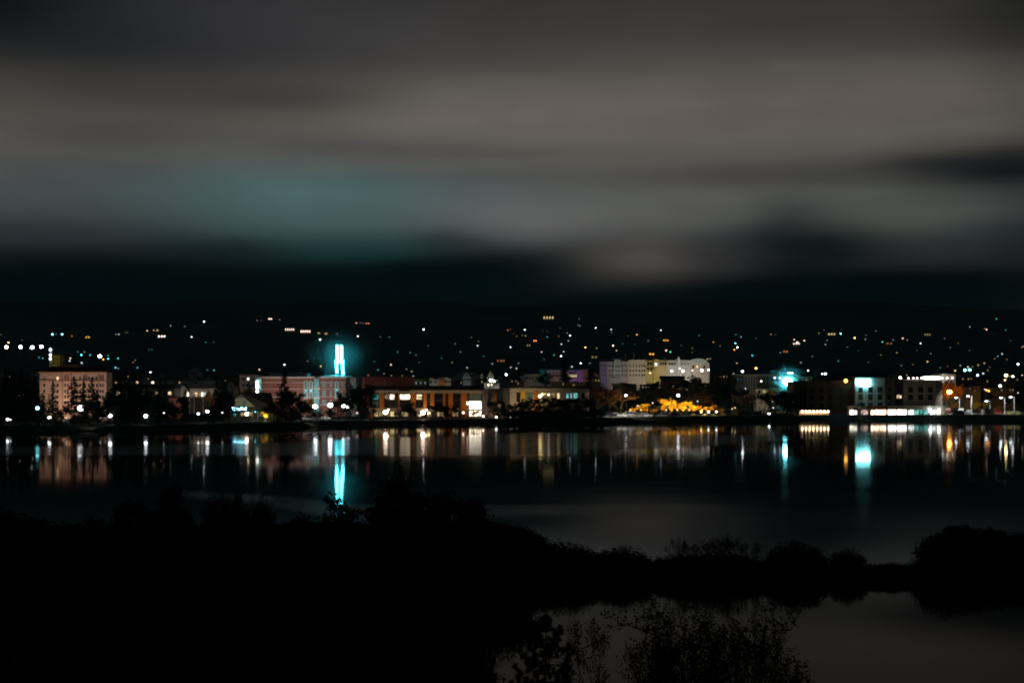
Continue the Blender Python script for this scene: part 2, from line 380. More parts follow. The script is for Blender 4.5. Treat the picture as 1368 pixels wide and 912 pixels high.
# foreground kinds, finer
for i in range(3): proto(f'fg{i}', broad(500+i, wid=(.5,.44,.56)[i], lv=5, leaves=12000, ls=.017, clump=.085, bare=.2), bark, leaf_d)
for i in range(2): proto(f'fs{i}', broad(520+i, wid=.5, lv=5, leaves=4000, ls=.0095, clump=.055, bare=.2, sparse=True), bark, leaf_d)
for i in range(3): proto(f'fb{i}', shrub(540+i, leaves=9000, twigs=220, ls=.026), bark, leaf_d)
proto('reed', shrub(560, leaves=500, twigs=200, ls=.012), bark, leaf_d)
def fpine(seed):
    r = random.Random(seed); tr = MB(); cr = MB()
    tr.tube((0,0,-.02), (.01,0,.5), .016, .011, 7); tr.tube((.01,0,.5), (-.004,0,.96), .011, .003, 6)
    def tuft(c, s, n):
        for q in range(n):
            d = (rv(r)+Vector((0,0,.35))).normalized(); a = Vector(c)+rv(r)*s*.3; e = a+d*s*r.uniform(.7,1.15); w_ = d.cross(rv(r)).normalized()*.0022
            cr.add([a-w_, a+w_, e], [(0,1,2)])
    for i in range(15):
        f = i/14; z = .28+.66*f
        for k in range(4 if f < .85 else 3):
            a = i*1.3+k*6.283/4+r.uniform(-.4,.4); L = (.27*(1-f)**.65+.035)*r.uniform(.6,1.15)
            b = Vector((0,0,z)); m_ = Vector((math.cos(a)*L*.6, math.sin(a)*L*.6, z+L*.02)); e = Vector((math.cos(a)*L, math.sin(a)*L, z+L*.42))
            tr.tube(b, m_, .005, .004, 4); tr.tube(m_, e, .004, .0025, 4)
            tuft(e, .033, 170); tuft(m_.lerp(e, .5), .027, 110)
            for q in range(2):
                e2 = m_+Vector((math.cos(a+.9*(q*2-1))*L*.4, math.sin(a+.9*(q*2-1))*L*.4, L*.25)); tr.tube(m_, e2, .003, .002, 3); tuft(e2, .028, 110)
    tuft((-.004,0,.965), .03, 200); tuft((-.002,0,.93), .028, 120)
    return tr, cr
proto('fp', fpine(7), bark, needle)

def plant(key, px, ytop, D, name, desc, place, cat, group, wpx=None, zb=None, rz=None, lean=0):
    X = (px-684)/F*D; zb = gz(X, D) if zb is None else zb
    H = CH-(ytop-HZ)/F*D - zb
    if H < .3: H = .3
    tm, cm = PROTO[key]
    w0 = WID[key]
    sw = H if wpx is None else wpx*D/F/w0
    o = mk(name, None, (X, D, zb), cat=cat, group=group); o.rotation_euler = (0, lean, rnd.uniform(0, 6.28) if rz is None else rz)
    a = mk('trunk' if 'shrub' not in name and name != 'bush' else 'stems', tm, parent=o); b = mk('crown' if 'shrub' not in name and name != 'bush' else 'foliage', cm, parent=o)
    a.scale = b.scale = (sw, sw, H)
    pend(o, desc, place, px); return o

# ------------------------------------------------------------------ lamps
def globe_mesh(r, m, key):
    k = ('globe', round(r, 2), key)
    if k not in PROTO: mb = MB(); mb.ball((0,0,0), round(r, 2), 8, 5, sz=.8); PROTO[k] = mb.mesh('lamp_head', m, smooth=True)
    return PROTO[k]
def pole_mesh(h):
    k = ('pole', round(h, 1))
    if k not in PROTO:
        mb = MB(); mb.tube((0,0,-h-.4), (0,0,-.15), .09, .06, 6); mb.tube((0,0,-h-.4), (0,0,-h+.35), .17, .15, 6); mb.tube((0,0,-.2), (0,0,-.05), .14, .14, 6)
        PROTO[k] = mb.mesh('pole', metal_dark)
    return PROTO[k]
SIZE = {1: (.75, 'tiny'), 2: (1.15, 'small'), 3: (1.7, ''), 4: (2.6, 'bright'), 5: (3.6, 'glaring'), 6: (6.6, 'dazzling')}
CN = {'w': 'white', 'p': 'pinkish', 'o': 'orange', 'g': 'green', 't': 'teal', 'y': 'yellow', 'b': 'bluish', 'r': 'reddish', 'c': 'cyan-white'}
def rad_for(apx, r, D, k=1.0):
    rp = r*F/D; L = 2.2*(apx/rp)**2*k
    L = max(1.2, L); return 2**(round(math.log2(L)*2)/2)
def lamp(px, py, c, size, D, place, group, hp=None, rmax=.45, name='street_lamp', k=1.0, desc=None):
    sn = SIZE[size][1]; X, Y, Z = W(px, py, D); far = rmax > .45 or D > 1000
    r = rmax if far else {1: .15, 2: .22, 3: .32, 4: .45, 5: .6, 6: .8}[size]*(1.35 if c == 'o' and size == 5 else 1)
    L = (1 if not (D > 1000 and size < 4) else rl.choice((.4,.6,.8,1.1,1.6)))*({1: .22, 2: .8, 3: 3.2, 4: 13, 5: 34, 6: 55} if far else {1: .8, 2: 2.2, 3: 6, 4: 16, 5: 34, 6: 6})[size]*k*(.45 if c == 'c' and size == 4 else 1)
    m = emis(f'lamp_light_{CN[c]}_{L:.1f}', COL[c], L)
    h = max(1.0, Z-gz(X, Y)) if hp is None else hp
    o = mk(name, None, (X, Y, Z-h), cat='lamp', group=group)
    mk('lamp_head', globe_mesh(r, m, m.name), (0,0,h), o); mk('pole', pole_mesh(h), (0,0,h), o)
    pend(o, desc or f'{sn} {CN[c]} lamp'.strip(), place, px); return o
def solveD(px, py, hp, lo, hi):
    D = lo
    while D < hi:
        X, _, Z = W(px, py, D)
        if gz(X, D)+hp >= Z: return D
        D += 12
    return hi
def hplace(px, py):
    v = 'high on the dark hillside' if py < 447 else ('midway up the hillside' if py < 468 else 'low on the hillside')
    for a, n in ((105, 'above the salmon hotel'), (260, 'above the gabled houses'), (400, 'above the gabled neon shop'), (520, 'beside the neon tower'), (640, 'above the orange columns'),
                 (790, 'above the domed church'), (960, 'above the colourful long block'), (1100, 'left of the orange wall lamp'), (1215, 'above the sign hotel'), (9999, 'above the parking lot')):
        if px < a: return v+' '+n
def fill_light(px, D, zoff, tx, ty, tD, c, power, label, cone=110, sz=.6):  # most are unseen lamps added to brighten facades, cars and trees
    """fill light: small unseen fixture with its own spot lamp, aimed at a facade"""
    X = (px-684)/F*D; z = gz(X, D); o = mk('floodlight', None, (X, D, z), label=label, cat='floodlight', group='floodlights that light the facades')
    mb = MB(); mb.tube((0,0,-.3), (0,0,zoff), .06, .05, 6); mk('post', mb.mesh('post', metal_dark), parent=o)
    tgt = Vector(W(tx, ty, tD)); src = Vector((X, D, z+zoff+.3)); d = (tgt-src).normalized()
    q = d.to_track_quat('-Z', 'Y')
    mb = MB(); mb.box(-.3,.3,-.2,.2,.02,.22); hd = mk('housing', mb.mesh('housing', metal_dark), (0,0,zoff+.3), o); hd.rotation_euler = q.to_euler()
    ld = bpy.data.lights.new('fill_light', 'SPOT'); ld.energy = power; ld.color = c; ld.spot_size = R(cone); ld.spot_blend = .8; ld.shadow_soft_size = .15
    l = mk('fill_bulb', ld, (0,0,zoff+.3), o); l.rotation_euler = q.to_euler(); return o

# ------------------------------------------------------------------ buildings
class Bld:
    def __init__(s, name, label, cat, px, D, group=None, z=None):
        s.D = D; X = (px-684)/F*D; s.z = gz(X, D) if z is None else z
        s.o = mk(name, None, (X, D, s.z), label=label, cat=cat, group=group); s.loc = (X, D, s.z); s.px = px
    def X(s, px): return (px-684)/F*s.D
    def Z(s, py): return CH-(py-HZ)/F*s.D
    def part(s, name, mb, m, parent=None, smooth=False):
        if parent is None: return mk(name, mb.mesh(name, m, s.loc, smooth), parent=s.o)
        return mk(name, mb.mesh(name, m, s.loc, smooth), parent=parent)
    def box(s, name, xa, xb, ya, yb, o0, o1, m, parent=None):
        z0 = s.Z(yb) if yb is not None else s.z-1
        mb = MB(); mb.box(s.X(xa), s.X(xb), s.D+o0, s.D+o1, z0, s.Z(ya)); return s.part(name, mb, m, parent)
    def win(s, px, py, w, h, m=None, off=0, frame=None, mull=0, name='window'):
        m = m or glass; x0, x1, z0, z1 = s.X(px-w/2), s.X(px+w/2), s.Z(py+h/2), s.Z(py-h/2); y = s.D+off; t = .07
        fr = MB()
        fr.box(x0-t, x0, y-.06, y-.003, z0-t, z1+t); fr.box(x1, x1+t, y-.06, y-.003, z0-t, z1+t)
        fr.box(x0, x1, y-.06, y-.003, z1, z1+t); fr.box(x0, x1, y-.09, y-.003, z0-t*1.5, z0)
        for k in range(1, mull+1):
            xm = x0+(x1-x0)*k/(mull+1); fr.box(xm-.04, xm+.04, y-.055, y-.03, z0, z1)
        f = s.part(name, fr, frame or metal_dark)
        pm = MB(); pm.box(x0, x1, y-.028, y-.004, z0, z1); s.part('pane', pm, m, f); return f
    def gable(s, xa, xb, ytop, yeave, o0, o1, mr, mw, over=.4, name='roof'):
        xm = (s.X(xa)+s.X(xb))/2; a, b = s.X(xa), s.X(xb); ze, zt = s.Z(yeave), s.Z(ytop); th = .22
        g = MB(); g.prism([(a, ze-.02), (b, ze-.02), (xm, zt-.25)], s.D+o0, s.D+o1); s.part('gable_wall', g, mw)
        sl = (zt-ze)/(xm-a); r_ = MB()
        r_.prism([(a-over, ze-over*sl), (xm, zt), (xm, zt+th), (a-over, ze-over*sl+th)], s.D+o0-.5, s.D+o1+.3)
        r_.prism([(b+over, ze-over*sl), (b+over, ze-over*sl+th), (xm+.001, zt+th), (xm+.001, zt)], s.D+o0-.5, s.D+o1+.3)
        return s.part(name, r_, mr)
    def hip(s, xa, xb, ytop, yeave, o0, o1, m, inset=.25, over=.6, name='roof'):
        a, b = s.X(xa)-over, s.X(xb)+over; y0, y1 = s.D+o0-over, s.D+o1+over; ze, zt = s.Z(yeave), s.Z(ytop); w = b-a; d = y1-y0
        r_ = MB(); r_.add([(a,y0,ze),(b,y0,ze),(b,y1,ze),(a,y1,ze),(a+w*inset,y0+d*.45,zt),(b-w*inset,y0+d*.45,zt),(b-w*inset,y0+d*.55,zt),(a+w*inset,y0+d*.55,zt)],
                          [(3,2,1,0),(0,1,5,4),(1,2,6,5),(2,3,7,6),(3,0,4,7),(4,5,6,7)]); return s.part(name, r_, m)

def E(c, s, p=.75, sc_=1.6): return emis(f'lit_room_{c}_{s}_{p}', COL.get(c, (1,.9,.75)), s, p, sc_)
warm = emis('lit_room_warm', (1,.72,.40), 1.6, .8, 1.3); warm_hi = emis('lit_room_bright_warm', (1,.80,.55), 4.0, .6, 1.2)
white_hi = emis('lit_room_white', (.95,.97,1), 4.0, .45, 1.0); teal_lit = emis('lit_room_teal', (.25,.85,.75), .7, .8, 1.0)
dim_warm = emis('lit_room_dim', (1,.70,.36), .35, .8, 1.5)

# 1 salmon hotel on the left
b = Bld('hotel_building', 'salmon hotel with arched top windows and dark hipped roof behind the pines', 'building', 97, 470)
b.box('wall', 53, 142, 497.5, None, 0, 7, salmon)
b.box('corner_bay', 85, 96, 497, None, -.8, -.003, salmon); b.box('corner_bay', 132, 143, 497, None, -.8, -.003, salmon)
for ya, yb in ((496.6, 498.2), (508.0, 509.2)):
    b.box('cornice', 52.3, 143.4, ya, yb, -1.1, -.81, salmon_trim)
for xa in (84.6, 95.4, 131.6): b.box('pilaster', xa, xa+.9, 498.3, None, -1.0, -.82, salmon_trim)
b.hip(52, 143, 489, 496.5, -1, 8, roof_red, .18)
b.box('penthouse', 80, 102, 487, 494, 2, 5, salmon_trim); b.hip(79, 103, 484, 487, 2, 5, roof_dark, .3)
def arched(b, px, yt, yb, w, m, off, nm='arched_window', fm=None, t=.12):
    x0, x1 = b.X(px-w/2), b.X(px+w/2); zt, zb = b.Z(yt), b.Z(yb); rr_ = (x1-x0)/2; xm = (x0+x1)/2; y = b.D+off
    def arc(r, base): return [(xm-r, base), (xm+r, base)]+[(xm+r*math.cos(k*math.pi/8), zt-rr_+r*math.sin(k*math.pi/8)) for k in range(0, 9)]
    f = MB(); f.prism(arc(rr_+t, zb-t), y-.05, y-.003); fo = b.part(nm, f, fm or salmon_trim)
    g = MB(); g.prism(arc(rr_, zb), y-.075, y-.053); b.part('pane', g, m, fo)
for px in (59.2, 77): arched(b, px, 503, 507.5, 2.2, warm if px == 77 else glass_teal, 0)
for px in (88.4, 92, 112.2, 115.3, 135, 138.4): arched(b, px, 500.5, 507.5, 2.2, mat('curtained_glass', (.2,.10,.08), .5), -.8 if px < 100 or px > 130 else 0)
for px in (107, 119, 124, 129): b.win(px, 505, 1.4, 3.6, glass)
for y_ in (514.5, 522.5, 530, 538, 546):
    for px in (59.2, 77, 101, 107, 113, 119, 125, 129.5): b.win(px, y_, 1.9, 3.4, dim_warm if (px, y_) in ((77, 530), (119, 546)) else glass)
    for px in (88, 91.8, 135, 138.3): b.win(px, y_, 1.5, 3.4, glass, -.8)
fill_light(60, 447, 1.2, 72, 530, 470, (1,.80,.66), 4200, 'added floodlight on the lawn before the left wing of the salmon hotel')
fill_light(100, 445, 1.2, 104, 525, 470, (1,.80,.66), 4200, 'added floodlight on the lawn before the middle of the salmon hotel')
fill_light(140, 447, 1.2, 136, 528, 470, (1,.80,.66), 3400, 'added floodlight on the lawn before the right wing of the salmon hotel')
fill_light(88.5, 463, .6, 88.5, 540, 469, (1,.75,.45), 1500, 'floodlight close under the corner bay of the salmon hotel', 90)

# yellow-lit tower block behind it
b = Bld('apartment_building', 'narrow yellow-lit block with three stacked stair lamps behind the salmon hotel', 'building', 74, 1150)
b.box('wall', 69, 80, 474, None, 0, 12, mat('yellow_render', (.5,.42,.16), .8)); b.box('roof', 68.6, 80.4, 473, 474, -.5, 12.5, roof_dark)
for y_ in (480, 485, 490):
    for px in (72, 77): b.win(px, y_, 1.6, 2, glass)
b.box('stair_tower', 65.5, 69, 464, None, 1, 8, concrete)
for i, y_ in enumerate((467, 474, 479)):
    mb = MB(); mb.ball((b.X(67), b.D+.4, b.Z(y_)), .75, 8, 5); b.part('stair_lamp', mb, emis('stair_lamp_light', (.8,.95,1), 6))
fill_light(76, 1120, 1, 75, 482, 1150, (1,.85,.3), 5000, 'added floodlight before the narrow yellow block behind the salmon hotel')

# 2 long low pale buildings and houses (x 142..300)
b = Bld('warehouse', 'long low pale hall with flat dark roof right of the salmon hotel', 'building', 200, 600)
b.box('wall', 143, 284, 507.5, None, 0, 14, cream); b.box('roof', 142, 285, 506.7, 507.5, -.8, 15, roof_dark)
for px, c in ((155, dim_warm), (167, glass), (183, warm), (204, warm_hi), (222, glass), (240, dim_warm), (262, glass), (236, glass)): b.win(px, 510.8, 3, 2.4, c)
b = Bld('warehouse', 'long low hall with dim strip windows below the pale hall', 'building', 190, 545)
b.box('wall', 143, 232, 518.5, None, 0, 10, mat('grey_render', (.3,.28,.24), .85)); b.box('roof', 142, 233, 513, 518.5, -.8, 11, roof_dark)
for px in (158, 178, 196, 202, 210, 219, 227): b.win(px, 525, 4.4, 4, (dim_warm, glass, warm)[int(px) % 3])
def house(px0, px1, yt, ye, D, label, mw, mr=roof_dark, dep=9, wins=(), group='gabled houses behind the waterfront', name='house', yb=None):
    b = Bld(name, label, 'house', (px0+px1)/2, D, group)
    b.box('wall', px0, px1, ye, None, 0, dep, mw); b.gable(px0, px1, yt, ye, 0, dep, mr, mw)
    for (px, py, w, h, m) in wins: b.win(px, py, w, h, m)
    return b
grey_w = mat('grey_siding', (.35,.36,.36), .8); pale_w = mat('pale_siding', (.6,.58,.52), .8)
house(213, 222, 495.5, 501, 760, 'small grey gabled house second row above the pale hall', grey_w, wins=((217.5, 501, 1.3, 2, glass), (215.5, 506, 1.3, 2, glass), (219.5, 506, 1.3, 2, glass)))
house(252, 266, 491.5, 496, 780, 'teal roofed pale house highest behind the pale hall', grey_w, mat('teal_roof', (.05,.25,.26), .7), wins=((256, 499, 1.6, 2, glass), (259, 499, 1.6, 2, glass), (262, 499, 1.6, 2, glass)))
house(260, 268, 505, 509.5, 640, 'cream gable end peeping over the pale hall roof', pale_w, wins=((264, 510.5, 1.3, 1.6, glass),))
house(272, 284, 501, 508, 700, 'white steep gabled house right of the cream gable end', pale_w, wins=((276, 509, 1.3, 2, glass), (280, 509, 1.3, 2, glass)))
house(228, 246, 500, 505, 820, 'wide dark roofed house in the back row left of the teal roof', grey_w, wins=((234, 508, 1.4, 2, glass), (240, 508, 1.4, 2, dim_warm)))
house(304, 313, 508, 514, 650, 'narrow gabled house beside the tan block, roof edge catching light', pale_w, wins=((308, 516, 1.3, 2, glass),))
house(192, 206, 499, 504, 800, 'low house under the lone white lamp behind the pale hall', grey_w, wins=((198, 506, 1.5, 1.5, dim_warm),))
# white gabled hall with lit porch
b = Bld('gabled_hall', 'long hall with white gable end and warm lit porch windows', 'building', 262, 560)
b.box('wall', 241, 249, 519, None, 0, 12, whitepaint); b.gable(239.5, 250.5, 513.5, 520, 0, 12, roof_dark, whitepaint)
b.box('side_wing', 249.2, 292, 519, 531, 1.5, 10, pale_w); b.box('base_wall', 246, 292, 531.1, None, 1.7, 10, mat('dark_wall', (.06,.055,.05), .85)); b.box('wing_roof', 249.2, 293, 512, 519, .8, 11, roof_dark)
for px, m_ in ((249.5, warm_hi), (257, dim_warm), (261, warm), (266, dim_warm), (269.5, warm_hi), (273, E('w', 1.0)), (285, glass)): b.win(px, 526.5, 3, 5, m_, 1.5)
for px in (253, 259, 271, 279): b.box('porch_post', px, px+.5, 520, None, .2, .5, whitepaint)
b = Bld('brick_house', 'low red brick house under the white gabled hall', 'building', 235, 500)
b.box('wall', 226, 246, 531, None, 0, 8, brick_red); b.box('roof', 225.5, 246.5, 530, 531, -.4, 8.4, roof_dark)
for px in (230, 236, 242): b.win(px, 537, 2, 3, glass)
fill_light(236, 492, .5, 236, 536, 500, (1,.7,.5), 500, 'added floodlight before the low red brick house')
fill_light(262, 548, .5, 270, 524, 561, (1,.72,.42), 900, 'added floodlight under the porch of the white gabled hall')
fill_light(244, 545, .5, 244, 516, 560, (1,.9,.8), 700, 'added floodlight before the white gable end')

# 3 dark-roofed gabled shop with neon lettering
b = Bld('shop_building', 'gabled shop with dark roof and glowing blue-white neon script sign', 'building', 335, 462)
b.box('wall', 306, 362, 543, None, 1, 14, mat('dark_teal_siding', (.03,.05,.055), .8))
zt, ze = b.Z(525.5), b.Z(543)
g = MB(); g.prism([(b.X(305), ze), (b.X(341), ze), (b.X(321), zt-.2)], b.D+.2, b.D+1); b.part('gable_wall', g, mat('khaki_siding', (.34,.33,.26), .8))
g = MB(); g.prism([(b.X(315), b.Z(531.5)), (b.X(328), b.Z(531.5)), (b.X(321), zt-.25)], b.D+.05, b.D+.19); b.part('gable_peak', g, mat('grey_shingle', (.16,.17,.18), .8))
g = MB()
g.add([(b.X(321), b.D-.4, zt), (b.X(303), b.D-.4, ze-.4), (b.X(303), b.D+12, ze-.4), (b.X(321), b.D+12, zt), (b.X(321), b.D-.4, zt+.25), (b.X(303), b.D-.4, ze-.1), (b.X(303), b.D+12, ze-.1), (b.X(321), b.D+12, zt+.25)],
      [(0,1,2,3), (4,7,6,5), (0,4,5,1), (3,2,6,7), (1,5,6,2), (0,3,7,4)])
g.add([(b.X(321), b.D-.4, zt), (b.X(343), b.D-.4, ze-.4), (b.X(367), b.D+1, ze-.4), (b.X(357), b.D+7, zt), (b.X(321), b.D-.4, zt+.25), (b.X(343), b.D-.4, ze-.1), (b.X(367), b.D+1, ze-.1), (b.X(357), b.D+7, zt+.25)],
      [(0,1,2,3), (4,7,6,5), (0,4,5,1), (1,5,6,2), (2,6,7,3), (0,3,7,4)]); b.part('roof', g, roof_dark)
# neon script: a looping glass tube on a dark backing board
bd = b.box('sign_board', 308, 331, 543.5, 549.5, -.25, -.05, mat('sign_board_blue', (.01,.03,.05), .6)); g = MB()
pts = []; r_ = random.Random(5); x = 309.6
seq = [(0, 545), (1.2, 544), (2.6, 545), (1.6, 546.4), (2.6, 547.6), (4, 548.4), (5.2, 546.6), (6, 545.6), (7, 547.4), (8.2, 545.6), (9.2, 547.4), (10.4, 546.4), (11.2, 547.5), (12, 545.2), (12.9, 544.3), (13.6, 546.8), (14.6, 544.3), (15.4, 546.8), (16.4, 545.6), (17.6, 547.2), (18.6, 544.4), (20, 544.3)]
for (a0, ya), (a1, yb_) in zip(seq, seq[1:]): g.tube((b.X(x+a0), b.D-.36, b.Z(ya)), (b.X(x+a1), b.D-.36, b.Z(yb_)), .11, .11, 6)
g.tube((b.X(328.5), b.D-.36, b.Z(546.2)), (b.X(328.8), b.D-.36, b.Z(547.8)), .12, .12, 6); g.tube((b.X(313), b.D-.36, b.Z(544.4)), (b.X(318), b.D-.36, b.Z(545.4)), .08, .08, 6)
b.part('neon_script', g, emis('neon_script_light', (.30,.78,1), 11), bd)
for px, m_ in ((313, teal_lit), (323, dim_warm), (328, warm), (334, dim_warm), (341, glass), (349, dim_warm)): b.win(px, 553, 4, 4.5, m_, 1)
for px, py, m_ in ((335, 548.5, glass), (342, 548, glass)): b.win(px, py, 3, 3, m_, 1)
for px in (337, 344): b.box('porch_post', px, px+.4, 548, None, .3, .5, whitepaint)
fill_light(322, 454, .4, 322, 537, 462, (.8,.85,.7), 260, 'added floodlight under the gable of the neon shop')

# 4 tan block and brick civic hall with the neon tower
b = Bld('apartment_building', 'tan block with one lit window left of the brick civic hall', 'building', 333, 560)
b.box('wall', 320, 345, 500.5, None, 0, 10, mat('tan_render', (.36,.27,.23), .85)); b.box('roof', 319.6, 345.4, 499.7, 500.5, -.3, 10.3, roof_dark)
for y_ in (506, 514): 
    for px in (325, 331.5, 338): b.win(px, y_, 2.2, 3, warm_hi if (px, y_) == (331.5, 506) else glass)
fill_light(330, 545, .6, 332, 508, 560, (1,.85,.8), 900, 'floodlight before the tan block')
b = Bld('civic_hall', 'red brick civic hall with white bands and tall arched teal windows', 'building', 402, 530)
b.box('wall', 349, 462, 503.5, None, 0, 18, brick_red)
b.box('stair_glass', 341, 349, 506, 522, 1, 6, teal_lit); b.box('stair_light', 341.6, 345, 508.5, 519.5, .5, .95, emis('stair_glow', (1,.92,.86), 5)); b.box('stair_light', 341.6, 345, 521.5, 524.5, .5, .95, emis('stair_glow', (1,.92,.86), 5))
b.box('stair_roof', 340, 350, 503, 505.5, 0, 7, concrete)
for ya, yb_ in ((503.0, 505), (510.4, 511.2), (519.2, 519.9), (529.5, 530.2), (540, 541)):
    b.box('stone_band', 348.6, 462.4, ya, yb_, -.22, -.003, stone)
b.box('glass_bay', 420, 427, 505.5, None, -1.2, -.23, mat('bay_glass', (.25,.5,.5), .2))
for y_ in (518, 530, 542): b.box('bay_sill', 419.5, 427.5, y_, y_+2.2, -1.4, -1.21, stone)
for px in (408.5, 415.5, 450): arched(b, px, 509.5, 531, 2.6, glass_teal, -.23, 'arched_window', stone, .3)
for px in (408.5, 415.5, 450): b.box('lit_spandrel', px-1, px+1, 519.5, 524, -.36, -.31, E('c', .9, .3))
for px in (433, 442.3, 457.5):
    for y_, h_ in ((513, 7), (526, 8), (537, 6)): b.win(px, y_, 3.6 if px == 433 else 2, h_, glass_teal, -.23, stone, 1)
for px in (375, 385, 395): b.win(px, 526, 2, 6, glass, -.0)
b.box('plant_room', 357, 408, 498, 503, 4, 14, mat('plant_room_cladding', (.2,.24,.25), .7)); b.box('vent_pipe', 397.6, 398.4, 493, 498, 6, 6.4, metal_grey)
b.box('roof', 348.8, 462.2, 502.5, 503, -.5, 18.4, roof_dark)
g = MB(); cx, cy = b.X(444), b.D+7; n_ = 24
ring = [(cx+5.2*math.cos(k*6.2832/n_), cy+6*math.sin(k*6.2832/n_), b.Z(502.4)) for k in range(n_)]
g.add(ring+[(cx, cy, b.Z(500.2))]+[(x_, y_, z_-.25) for x_, y_, z_ in ring], [(k, (k+1) % n_, n_) for k in range(n_)]+[(k, k+n_+1, (k+1) % n_+n_+1, (k+1) % n_) for k in range(n_)]); b.part('dome_deck', g, mat('white_deck', (.6,.6,.6), .6))
b.box('side_wing', 462.3, 474, 504, None, 4, 14, grey_w)
fill_light(432, 512, 1, 436, 522, 530, (1,.86,.8), 5000, 'added floodlight before the right end of the brick civic hall')
fill_light(390, 515, 1, 380, 515, 530, (1,.80,.72), 2600, 'added floodlight before the plain middle wall of the brick civic hall')
fill_light(362, 516, 1, 360, 512, 530, (1,.80,.72), 1800, 'added floodlight before the left end of the brick civic hall')
fill_light(424, 519, .6, 424, 524, 529, (.6,.95,1), 1300, 'added floodlight under the glass bay of the brick civic hall')
for px in (409, 416, 450): fill_light(px, 525, .5, px, 520, 529.5, (.5,.95,1), 260, {409: 'added floodlight under the left arched window pair of the brick hall', 416: 'added floodlight under the second arched window of the brick hall', 450: 'added floodlight under the wide arched window of the brick hall'}[px], 60)

# neon tower standing on the roof
D = 537; x0, _, zt = W(453.5, 460, D); zr = W(0, 500.6, D)[2]; root = mk('neon_tower', None, (x0, D, zr), label='tall neon tower of twin cyan-white light columns on splayed legs atop civic hall', cat='neon tower')
neon = emis('cyan_neon_light', (.08,.84,.98), 24)
def nb(nm, pts, r, m, n=8):
    g = MB()
    for a, b_ in zip(pts, pts[1:]): g.tube(a, b_, r, r, n)
    return mk(nm, g.mesh(nm, m, (x0, D, zr)), parent=root)
def T(px, py, dy=0): X_, _, Z_ = W(px, py, D); return (X_, D+dy, Z_)
for px in (450.6, 455.9): 
    nb('light_column', [T(px, 461), T(px, 482)], .36, neon)
    g = MB(); c_ = T(px, 461); g.tube(c_, (c_[0], c_[1], c_[2]+.35), .4, .12, 8); mk('finial', g.mesh('finial', metal_grey, (x0, D, zr)), parent=root)
nb('light_ring', [T(447.5, 483), T(459.3, 483)], .42, neon)
nb('light_leg', [T(449.4, 484), T(450.3, 498)], .34, neon); nb('light_leg', [T(457.0, 484), T(458.4, 500)], .34, neon)
for dy in (.7,): 
    g = MB()
    for a, c in ((T(449, 462, dy), T(448, 501, dy)), (T(457.5, 462, dy), T(460, 501, dy))): g.tube(a, c, .07, .09, 5)
    for q in range(7): g.tube(T(449-q*.1, 464+q*5.5, dy), T(457.6+q*.3, 467+q*5.5, dy), .04, .04, 4)
    mk('lattice_frame', g.mesh('lattice_frame', metal_grey, (x0, D, zr)), parent=root)
o = mk('roof_mast', None, W(438, 501, 536), label='faint lattice antenna mast left of the neon tower', cat='mast'); g = MB()
for q in (-1, 1): g.tube((q*.75, 0, -.3), (q*.3, 0, 3.3), .05, .04, 5)
for q in range(5): g.tube((-.7+q*.09, 0, .1+q*.65), (.6-q*.08, 0, .7+q*.6), .03, .03, 4)
for q in range(4): g.tube((-.7+q*.09, 0, .5+q*.7), (.7-q*.09, 0, .5+q*.7), .03, .03, 4)
mk('lattice', g.mesh('lattice', metal_grey), parent=o)

# 5 maroon block behind
b = Bld('retail_block', 'long windowless maroon block behind the orange column building', 'building', 520, 640)
b.box('wall', 484, 552, 503.5, None, 0, 14, mat('maroon_render', (.22,.06,.05), .85)); b.box('roof', 483.5, 552.5, 502.4, 503.5, -.4, 14.4, roof_dark)
b.box('end_pier', 484, 487, 503.5, None, -.5, -.003, salmon_trim); b.box('pipe', 514, 514.6, 508, None, -.3, -.01, metal_grey)
fill_light(488, 628, 1, 500, 506, 640, (1,.75,.65), 900, 'added floodlight before the maroon block')
b = Bld('retail_block', 'grey block with a row of small windows joined to the maroon block', 'building', 564, 645)
b.box('wall', 552.8, 574, 506.5, None, 0, 12, concrete); b.box('roof', 552.6, 574.4, 505.8, 506.5, -.4, 12.4, roof_dark)
for px in (556, 559, 562, 565, 568, 571): b.win(px, 511.5, 1.3, 2.4, (E('w', .3), glass)[int(px) % 2])
b = Bld('stone_row', 'pale floodlit ragged stone facade right of the maroon block', 'building', 588, 640)
for (xa, xb, ya) in ((574, 579, 505), (579, 585, 506.5), (585, 590, 504.5), (590, 597, 504), (597, 602, 505.2)): b.box('wall', xa, xb-.05, ya, None, rnd.uniform(0,.5), 9, stone)
b.box('brick_bay', 586.5, 594, 508, None, -.5, -.003, orange_pan)
for px in (576, 582, 596, 600): b.win(px, 510, 1.4, 2, glass, -.01)
fill_light(580, 632, .8, 582, 508, 640, (1,.92,.75), 420, 'added floodlight before the left of the ragged stone facade'); fill_light(598, 632, .8, 596, 508, 640, (1,.92,.75), 420, 'added floodlight before the right of the ragged stone facade')

